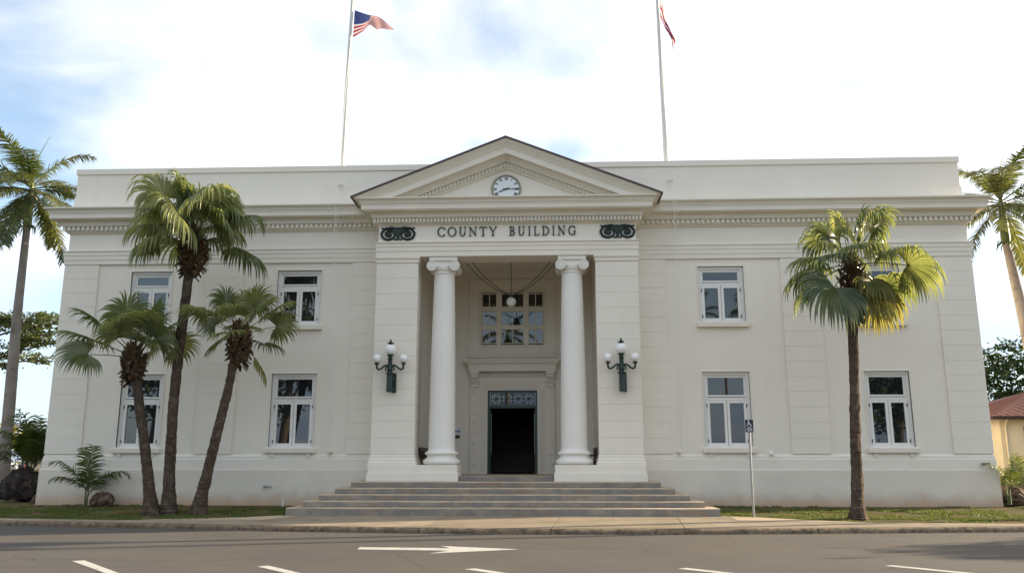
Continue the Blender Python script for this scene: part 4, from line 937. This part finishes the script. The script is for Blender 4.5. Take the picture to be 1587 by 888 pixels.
def fan_palm(path, radii, label, n, scale, seed, kind='green', nyel=4, ndead=4, lo=-45, boot=(1.1, .2, .33), group='fan palms in front of the building'):
    r = random.Random(seed); base = path[0]; t = thing('fan_palm', base, label, 'palm tree', group)
    o, pts = trunk_mesh(path, radii, seed, 110, .10, .05); o.build('trunk', TRUNKM, t, smooth=False)
    top = Vector(path[-1]); bl, b0, b1 = boot
    boots(top, -bl, .12, b0, b1, 240, seed).build('leaf_bases', BOOTM, t)
    els = (80, 60, 40, 20, 0, -20, -42, -62)
    for k in range(n):
        q = (k + .5) / n; e = 84 - (84 - lo) * q ** .9 + r.uniform(-8, 8); el = min(els, key=lambda x: abs(x - e)); az = k * 2.39996 + r.uniform(-.3, .3) + seed
        f = link_mesh('frond', r.choice(FANS[(kind, el)]), t, top - Vector(base) + Vector((.05 * math.cos(az), .05 * math.sin(az), .05 - .22 * q)), az, scale * r.uniform(.76, 1.14) * (1.0 - .15 * (1 - q) ** 3))
    for k in range(nyel):
        az = r.uniform(-1.3, .5); f = link_mesh('frond', r.choice(FANS[('yellow', -20 if k % 2 else -42)]), t, top - Vector(base) + Vector((0, 0, -.22)), az, scale * r.uniform(.8, 1.0)); f['label'] = 'yellowing frond'
    for k in range(ndead):
        az = r.uniform(0, 6.28); f = link_mesh('frond', r.choice(FANS[('dead', -62)]), t, top - Vector(base) + Vector((0, 0, -.35)), az, scale * r.uniform(.6, .85)); f['label'] = 'dry brown frond'
    return t
fan_palm([(-9.34, -3.39, .15), (-9.42, -3.40, 1.2), (-9.47, -3.40, 3.2), (-9.40, -3.4, 5.5), (-9.26, -3.4, 8.35)], [.25, .175, .15, .142, .138, .135, .132, .13], 'tallest of the three fan palms left of the steps', 25, 1.08, 3, 'green', 0, 0, 2, (1.4, .15, .42))
fan_palm([(-9.80, -3.42, .15), (-9.92, -3.42, .7), (-10.15, -3.42, 1.9), (-10.50, -3.42, 3.4), (-10.74, -3.42, 4.75)], [.32, .22, .17, .15, .14, .133, .13, .13, .13], 'short leaning fan palm, leftmost of the three', 16, .90, 12, 'short', 0, 0, 4, (.95, .14, .30))
fan_palm([(-8.56, -3.36, .15), (-8.45, -3.38, .7), (-8.2, -3.38, 2.1), (-7.9, -3.38, 3.7), (-7.66, -3.38, 5.35)], [.32, .22, .17, .15, .14, .133, .13, .13, .13], 'short fan palm leaning right, nearest the steps on the left', 15, .80, 24, 'short', 1, 0, -8, (1.05, .14, .31))
fan_palm([(9.32, -4.34, .15), (9.36, -4.34, .8), (9.42, -4.34, 2.2), (9.54, -4.34, 4.0), (9.68, -4.34, 7.05)], [.27, .165, .145, .135, .13, .128, .125], 'single fan palm on the right lawn beside the steps', 17, 1.08, 31, 'green', 3, 0, -20, (1.7, .14, .34))

def feather_frond(name, elev, L, leaf, seed, droop, m, nl=46, w=.018, stem=.03, wild=1.0):
    r = random.Random(seed); V = []; F = []; e = RAD(elev)
    p = chain((0, 0, 0), (math.cos(e), 0, math.sin(e)), L, 14, .03 * droop, .20 * droop); t = MB(); t.tube(p, [stem * (1 - .85 * i / 14) for i in range(15)], 5); V += t.v; F += t.f
    for k in range(nl):
        q = .14 + .86 * (k + .5) / nl; x = q * 14; i = min(int(x), 13); c = p[i].lerp(p[i + 1], x - i); d = (p[i + 1] - p[i]).normalized(); sd = Vector((0, 1, 0)); up = sd.cross(d) * -1
        if up.z < 0: up = -up
        ln = leaf * (.45 + .55 * math.sin(math.pi * min(max(q, .0), 1) ** .8)) * r.uniform(.85, 1.1)
        for s in (-1, 1):
            dr = (d * r.uniform(.55, .8) + sd * s + up * r.uniform(-.35, .5) * wild).normalized()
            pts = chain(c, dr, ln, 4, .10 * droop, .35 * droop * r.uniform(.6, 1.3)); strip(V, F, pts, [w * .6, w, w * .9, w * .6, .002], d, .35)
    me = bpy.data.meshes.new(name); me.from_pydata(V, [], F); me.materials.append(m); return me
ROY = {el: [feather_frond('frond', el, 3.3, .75, 7 + k + el, 1.15, PINN, 78, .024, .035) for k in range(2)] for el in (80, 60, 38, 15, -10, -38)}
def royal_palm(path, radii, label, n, scale, seed, group=None):
    r = random.Random(seed); base = path[0]; t = thing('royal_palm', base, label, 'palm tree', group)
    o, pts = trunk_mesh(path, radii, seed, 60, .03, .012); o.build('trunk', ROYALT, t, smooth=True)
    top = Vector(path[-1]); r0 = radii[-1]
    MB().lathe([(r0 * 1.0, 0), (r0 * 1.25, .15), (r0 * 1.15, .7), (r0 * .8, 1.5), (r0 * .45, 1.9)], tuple(top), 16).build('crownshaft', SHAFT, t, smooth=True)
    b = MB(); rr = random.Random(seed)
    for k in range(16):
        a = rr.uniform(0, 6.28); b.tube([top + Vector((r0 * math.cos(a), r0 * math.sin(a), .05)), top + Vector((r0 * 2.2 * math.cos(a), r0 * 2.2 * math.sin(a), rr.uniform(-.1, .1))), top + Vector((r0 * 2.6 * math.cos(a), r0 * 2.6 * math.sin(a), rr.uniform(-.35, -.1)))], [.03, .025, .01], 4)
    b.build('flower_stalks', SHAFT, t)
    els = (80, 60, 38, 15, -10, -38)
    for k in range(n):
        e = 68 - 112 * (k + .5) / n; el = min(els, key=lambda x: abs(x - e)); az = k * 2.39996 + r.uniform(-.3, .3) + seed
        link_mesh('frond', r.choice(ROY[el]), t, top - Vector(base) + Vector((0, 0, 1.75 - .25 * k / n)), az, scale * r.uniform(.9, 1.1))
    MB().tube([top + Vector((0, 0, 1.7)), top + Vector((.12, .02, 3.1)), top + Vector((.5, .05, 4.0))], [.03, .02, .006], 6).build('spear_leaf', SHAFT, t)
    return t
royal_palm([(-19.75, 5, .15), (-19.8, 5, 3), (-19.95, 5, 7), (-20.0, 5, 11.0)], [.30, .23, .21, .165, .135], 'tall royal palm left of the building', 20, .95, 2, 'royal palms beside the building')
royal_palm([(20.0, 5.4, .15), (19.9, 5.4, 3.5), (19.6, 5.4, 7.5), (19.33, 5.4, 10.0)], [.31, .24, .22, .185, .14], 'tall royal palm right of the building', 18, .85, 9, 'royal palms beside the building')
# small clustered palms by the corners
ARE = {el: [feather_frond('frond', el, 1.3, .40, 3 + k + el, 1.25, ARECA, 26, .016, .016, 1.2) for k in range(2)] for el in (80, 62, 45)}
def cluster_palm(base, n, scale, label, seed, spread=.12, els=(80, 62, 45), stems=5, h=.5):
    r = random.Random(seed); t = thing('areca_palm', base, label, 'palm')
    for k in range(stems):
        a = k * 2.4; MB().tube([(base[0] + spread * math.cos(a) * .6, base[1] + spread * math.sin(a) * .6, base[2] - .1), (base[0] + spread * math.cos(a), base[1] + spread * math.sin(a), base[2] + h)], [.03, .018], 6).build('stem', SHAFT, t)
    for k in range(n):
        az = k * 2.39996 + r.uniform(-.4, .4) + seed; a = (k % stems) * 2.4
        link_mesh('frond', r.choice(ARE[r.choice(els)]), t, (spread * math.cos(a), spread * math.sin(a), h * r.uniform(.4, 1)), az, scale * r.uniform(.75, 1.15))
    return t
def rock(name, c, sx, sy, sz, m, label, cat, seed, n=3):
    bm = bmesh.new(); bmesh.ops.create_icosphere(bm, subdivisions=n, radius=1)
    for v in bm.verts:
        p = v.co.copy(); q = 1 + .22 * mnoise.noise(p * 1.6 + Vector((seed, 0, 0))) + .16 * mnoise.noise(p * 4 + Vector((0, seed, 0))) + .07 * mnoise.noise(p * 9)
        v.co = Vector((p.x * sx, p.y * sy, max(p.z * sz, -sz * .55))) * q
    me = bpy.data.meshes.new(name); bm.to_mesh(me); bm.free(); me.materials.append(m)
    o = bpy.data.objects.new(name, me); COL.objects.link(o); o.location = c; return tag(o, label, cat)
rock('boulder', (-16.95, 1.9, .72), .72, .62, .66, ROCK, 'large dark lava boulder at the left corner of the building', 'rock', 4, 4)
rock('stone', (-15.75, 1.0, .36), .26, .22, .22, ROCKT, 'small brown stone between boulder and building corner', 'rock', 9)
rock('tree_stump', (-12.75, -.62, .40), .36, .28, .30, ROCKT, 'low rough stump at the foot of the small palm on the left', 'stump', 14, 4)
rock('tree_stump', (15.75, .35, .50), .50, .36, .36, ROCKT, 'rough grey stump by the right corner of the building', 'stump', 22, 4)
cluster_palm((-16.9, 2.0, 1.10), 30, 1.3, 'bushy green palm growing on the dark boulder', 5, .22, (80, 80, 62, 62, 45), 6, .6)
cluster_palm((-13.22, -.75, .30), 7, 1.22, 'small young palm against the wall left of the fan palms', 8, .06, (80, 62, 62, 45), 3, .55)
cluster_palm((16.15, .7, .40), 6, .85, 'young palm beside the stump at the right corner', 3, .22, (80, 62, 45), 3, .45)
cluster_palm((15.40, -.15, .45), 4, .75, 'thin pale palm against the right corner of the building', 17, .05, (80, 62), 2, .55)

# ================================================================== TREES, HOUSE, CARS, POLES
def broad_tree(name, base, trunk, limbs, blobs, nleaf, size, m, label, seed, flat_=1.0, clump=.55, group=None):
    r = np.random.default_rng(seed); t = thing(name, base, label, 'tree', group)
    tr = MB()
    if trunk: tr.tube(trunk[0], trunk[1], 10)
    tr.build('trunk', BARK, t, smooth=True)
    for l in limbs: MB().tube(l, [.16, .11, .07, .03][:len(l)] if len(l) <= 4 else list(np.linspace(.16, .02, len(l))), 7).build('limb', BARK, t, smooth=True)
    vol = np.array([b[3] * b[4] * b[5] for b in blobs]); vol /= vol.sum(); ncl = max(12, nleaf // 55); V = []; F = []
    for c in range(ncl):
        b = blobs[r.choice(len(blobs), p=vol)]; d = r.normal(size=3); d /= np.linalg.norm(d); rad = r.random() ** .38
        cc = np.array(b[:3]) + d * rad * np.array(b[3:6]); cs = clump * r.uniform(.6, 1.3)
        for k in range(55):
            p = cc + r.normal(size=3) * cs * np.array([1, 1, .55 * flat_]); a = r.normal(size=3); a /= np.linalg.norm(a); a[2] *= .6; bb = np.cross(a, r.normal(size=3)); bb /= np.linalg.norm(bb) + 1e-9; s = size * r.uniform(.6, 1.2); n = len(V)
            V += [tuple(p + a * s), tuple(p + bb * s * .45), tuple(p - a * s), tuple(p - bb * s * .45)]; F.append((n, n + 1, n + 2, n + 3))
    me = bpy.data.meshes.new('crown'); off = Vector(base); me.from_pydata([(x - off.x, y - off.y, z - off.z) for x, y, z in V], [], F); me.materials.append(m)
    o = bpy.data.objects.new('crown', me); COL.objects.link(o); o.parent = t; return t
broad_tree('rain_tree', (-52, 40, .1), ([(-52, 40, .1), (-51.5, 40, 5), (-51, 40, 8.5)], [.6, .45, .35]), [[(-51.5, 40, 6), (-47, 40, 9.0), (-42.5, 40, 10.6), (-39.0, 39.5, 11.2)], [(-51, 40, 7.5), (-47, 40, 11), (-43, 40, 12.4), (-38.5, 40, 13)], [(-51, 40, 7), (-45, 39.5, 9.2), (-41.5, 39, 9.6), (-38.5, 39, 9.6)]],
    [(-41.5, 40, 12.9, 4.2, 3, .7), (-40, 40, 11.5, 4.0, 3, .55), (-44, 40, 10.6, 3.5, 3, .6), (-48, 40, 13, 5, 4, 1.2), (-40.5, 39, 9.7, 2.4, 2, .3), (-43.5, 40, 9.2, 2.0, 2, .5), (-37.8, 39, 12.6, 1.8, 2, .6)], 9000, .20, LEAFC, 'spreading rain tree whose branches reach in from the left edge', 1, .6, .5)
broad_tree('shade_tree', (33, 32, .1), ([(33, 32, .1), (33.2, 32, 3), (33.4, 32, 5)], [.5, .4, .25]), [[(33.2, 32, 3), (31, 32, 5.5), (29.8, 32, 7)], [(33.3, 32, 4), (35, 32, 6.5), (36, 32, 8)]],
    [(31.5, 32, 7.2, 2.6, 2.6, 2.0), (34.5, 32, 7.6, 3, 2.6, 2.4), (30.2, 31, 5.3, 1.9, 2, 1.6), (33, 31, 4.8, 3, 2, 1.8), (38, 33, 7, 3, 3, 2.4)], 14000, .17, LEAFB, 'large dark green tree behind the cream house', 2, 1.0, .45)
def hedge(base, blobs, label, seed, n, nm='bush', m=LEAFY): return broad_tree(nm, base, ([(base[0], base[1], base[2]), (base[0], base[1], base[2] + 2.0)], [.2, .1]), [], blobs, n, .32, m, label, seed, 1, .7)
hedge((-86, 100, 0), [(-90, 100, 4.0, 6, 3, 2.6), (-83, 100, 4.4, 5, 3, 2.8), (-96, 101, 4, 5, 3, 2.6)], 'yellow green flowering tree beyond the parked cars at left', 3, 6500, 'flowering_tree')
hedge((-74, 103, 0), [(-75, 103, 3.2, 4, 3, 2.0), (-70, 103, 3.4, 4, 3, 2.2)], 'green bush beyond the parked cars beside the left wall', 5, 4000, 'bush', LEAFC)
def house():
    t = thing('house', (27, 18, .2), 'cream house with low red hipped roof right of the building', 'house'); x0, y0, x1, y1 = 22.75, 14.0, 33, 24
    w = MB(); wall_holes(w, x0, x1, .9, 3.75, y0, [(23.75, 25.2, 1.75, 3.35)], .2); w.box(x0, x0 + .1, y0 + .02, y1, .9, 3.75); w.box(x0 + .1, x1, y1 - .1, y1, .9, 3.75); w.box(x1 - .1, x1, y0 + .02, y1 - .1, .9, 3.75); w.build('wall', CREAM, t)
    MB().box(x0 - .06, x1 + .06, y0 - .06, y1 + .06, .0, .92).build('stone_base', LAVAWALL, t)
    MB().box(x0 - .10, x1 + .1, y0 - .10, y0, .92, 1.02).build('base_ledge', CREAM, t)
    e = .55; h = MB(); a, b, c, d = x0 - e, x1 + e, y0 - e, y1 + e; zE, zR = 3.72, 5.35
    h.v = [(a, c, zE), (b, c, zE), (b, d, zE), (a, d, zE), (a + 5, (c + d) / 2, zR), (b - 5, (c + d) / 2, zR)]; h.f = [(0, 1, 5, 4), (1, 2, 5), (2, 3, 4, 5), (3, 0, 4), (0, 3, 2, 1)]
    rf = h.build('roof', REDROOF, t); MB().ring(a - .01, b + .01, zE - .16, zE - .001, .02, c - .02, c).box(a - .02, b + .02, c - .03, c - .005, zE - .15, zE - .0).box(a - .03, a - .005, c, d, zE - .15, zE).build('fascia', WOOD, rf)
    for k in range(26):                                           # roof battens on the front and left slopes
        x = a + .4 + k * .42
        if x < b - .3:
            tt = min((x - a) / 5, 1, (b - x) / 5); q = MB().tube([(x, c, zE + .02), (x, c + (d - c) / 2 * tt, zE + (zR - zE) * tt + .02)], .035, 5); q.build('roof_seam', REDROOF, rf)
    for k in range(13):
        y = c + .4 + k * .42; tt = min((y - c) / ((d - c) / 2), 1); MB().tube([(a, y, zE + .02), (a + 5 * tt, y, zE + (zR - zE) * tt + .02)], .035, 5).build('roof_seam', REDROOF, rf)
    wn = MB().ring(23.75, 25.2, 1.75, 3.35, .09, y0 + .04, y0 + .16).box(24.43, 24.52, y0 + .05, y0 + .15, 1.84, 3.26); wo = wn.build('window', CREAM, t)
    for p, q in ((23.84, 24.43), (24.52, 25.11)):
        MB().box(p, q, y0 + .09, y0 + .10, 1.84, 3.26).build('pane', mat('grey_glass', (.12, .13, .11), .1, .5, .02), wo)
        for z in (2.2, 2.55, 2.9): MB().box(p, q, y0 + .07, y0 + .09, z - .02, z + .02).build('muntin', CREAM, wo)
    MB().box(23.6, 25.35, y0 - .10, y0 - .001, 1.65, 1.75).build('sill', CREAM, wo)
    MB().tube([(22.9, y0 - .45, 3.6), (22.95, y0 - .08, 3.25), (22.95, y0 - .08, .6)], .05, 8).build('downspout', CREAM, t)
house()
def car(loc, rz, m, label, tall=0.0, red=False):
    t = thing('parked_car', loc, label, 'car', 'cars parked in the distance at left', rz)
    prof = [(-2.15, .35), (2.1, .35), (2.2, .55), (2.15, .78), (1.25, .92), (.55, 1.42 + tall), (-1.1 - tall, 1.46 + tall), (-1.75 - tall, 1.0 + tall * .6), (-2.2, .95 + tall * .3)]
    b = MB().prism(prof, -.85, .85); bo = b.build('body', m, t, bevel=.05, raw=True)
    dark = mat('car_glass', (.02, .022, .025), .05, .5)
    for s in (-1, 1): MB().prism([(1.05, .95), (.5, 1.34 + tall), (-1.0 - tall, 1.38 + tall), (-1.5 - tall, .98 + tall * .5)], s * .855 - .004, s * .855 + .004).build('side_window', dark, t, raw=True)
    tyre = mat('tyre', (.02, .02, .02), .9, .2)
    for x in (-1.35, 1.35):
        for s in (-1, 1):
            w = MB().lathe([(.2, -.1), (.32, -.1), (.33, 0), (.32, .1), (.2, .1)], (x, s * .8, .33), 20, 'y').build('wheel', tyre, t, smooth=True, raw=True); MB().lathe([(.19, -.105), (.19, .105)], (x, s * .8, .33), 14, 'y').build('rim', GALV, w, raw=True)
    rl = mat('tail_light', (.45, .02, .02), .3, .5)
    for s in (-1, 1): MB().box(-2.24, -2.18, s * .72 - .12, s * .72 + .12, .72, .95).build('tail_light', rl, t, raw=True); MB().box(2.12, 2.2, s * .65 - .15, s * .65 + .15, .58, .74).build('headlight', FRAME, t, raw=True)
sheet('car_park', [(-110, 66), (-45, 66), (-52, 92), (-120, 92)], .19, ROADM)
car((-69.5, 80.5, .2), RAD(175), mat('silver_paint', (.55, .57, .58), .3, .5, .02, metal=.4), 'silver car parked far left beyond the palm trunk')
car((-64.2, 80.0, .2), RAD(60), mat('dark_paint', (.03, .03, .035), .3, .5), 'dark car with red tail light parked behind the boulder palm', .25)
def utility_pole(loc, h, label, arm=1.2, rz=0.0, r=.16):
    t = thing('utility_pole', loc, label, 'utility pole', None, rz); wood = mat('pole_wood', (.17, .125, .095), .9, .15, .2, 3, .4, 20)
    MB().tube([(0, 0, 0), (0, 0, h)], [r, r * .72], 12).build('pole', wood, t, smooth=True, raw=True)
    MB().box(-arm, arm, -.06, .06, h - .75, h - .6).build('crossarm', wood, t, raw=True, bevel=.01)
    for x in (-arm * .85, -arm * .4, arm * .4, arm * .85): MB().lathe([(.03, 0), (.05, .05), (.03, .14), (.015, .16)], (x, 0, h - .6), 8).build('insulator', GLOBE, t, raw=True)
    return t
utility_pole((-62.8, 92, .1), 7.4, 'distant wooden utility pole above the boulder palm', 1.6)
utility_pole((27.0, -.1, .1), 12.5, 'wooden utility pole beside the road, right of the view', 1.1, RAD(17.5), .15)
utility_pole((17.6, -50, .0), 12.0, 'utility pole reflected in the right ground-floor window', 1.2)
broad_tree('street_tree', (36, -2.2, 0), ([(36, -2.2, 0), (36, -2.2, 4.5)], [.25, .18]), [[(36, -2.2, 3), (35, -2.8, 5), (34.8, -3, 6.4)]], [(36, -2.9, 6.3, 2.6, 1.3, 1.0), (37.5, -2.2, 5.4, 2, 1.2, 1.0)], 4500, .24, LEAFB, 'leafy street tree shading the road from the right', 21, 1, .5)
# what the window panes mirror: trees across the road
for k, (x, y, h, w_) in enumerate(((-24, -52, 19, 6.5), (-38, -55, 18, 7), (-53, -52, 17, 7), (34, -54, 15, 6), (50, -56, 16, 7))):
    broad_tree('roadside_tree', (x, y, 0), ([(x, y, 0), (x + .3, y, h * .25), (x + .6, y, h * .5)], [.55, .42, .3]), [[(x + .4, y, h * .3), (x - 2, y, h * .5), (x - 3, y, h * .65)], [(x + .4, y, h * .35), (x + 2.4, y, h * .55), (x + 3.4, y, h * .7)]],
        [(x, y, h * .72, w_ * .8, w_ * .6, h * .2), (x - w_ * .4, y, h * .55, w_ * .5, w_ * .5, h * .16), (x + w_ * .45, y, h * .57, w_ * .5, w_ * .5, h * .16), (x, y, h * .4, w_ * .6, w_ * .4, h * .1)], 4500, .36, LEAFB, ['tall roadside tree mirrored in the left ground-floor windows', 'roadside tree mirrored in the outer left window', 'roadside tree farthest left across the road', 'roadside tree mirrored in the outer right window', 'roadside tree farthest right across the road'][k], 40 + k, 1, .9, 'trees across the road')
royal_palm([(-2.6, -46, 0), (-2.6, -46, 12.0)], [.3, .26, .24, .2], 'royal palm mirrored in the window above the door', 12, .9, 13, 'royal palms across the road')
royal_palm([(15.0, -50, 0), (15.0, -50, 13.2)], [.3, .26, .24, .2], 'royal palm mirrored in the upper right window', 12, .95, 14, 'royal palms across the road')
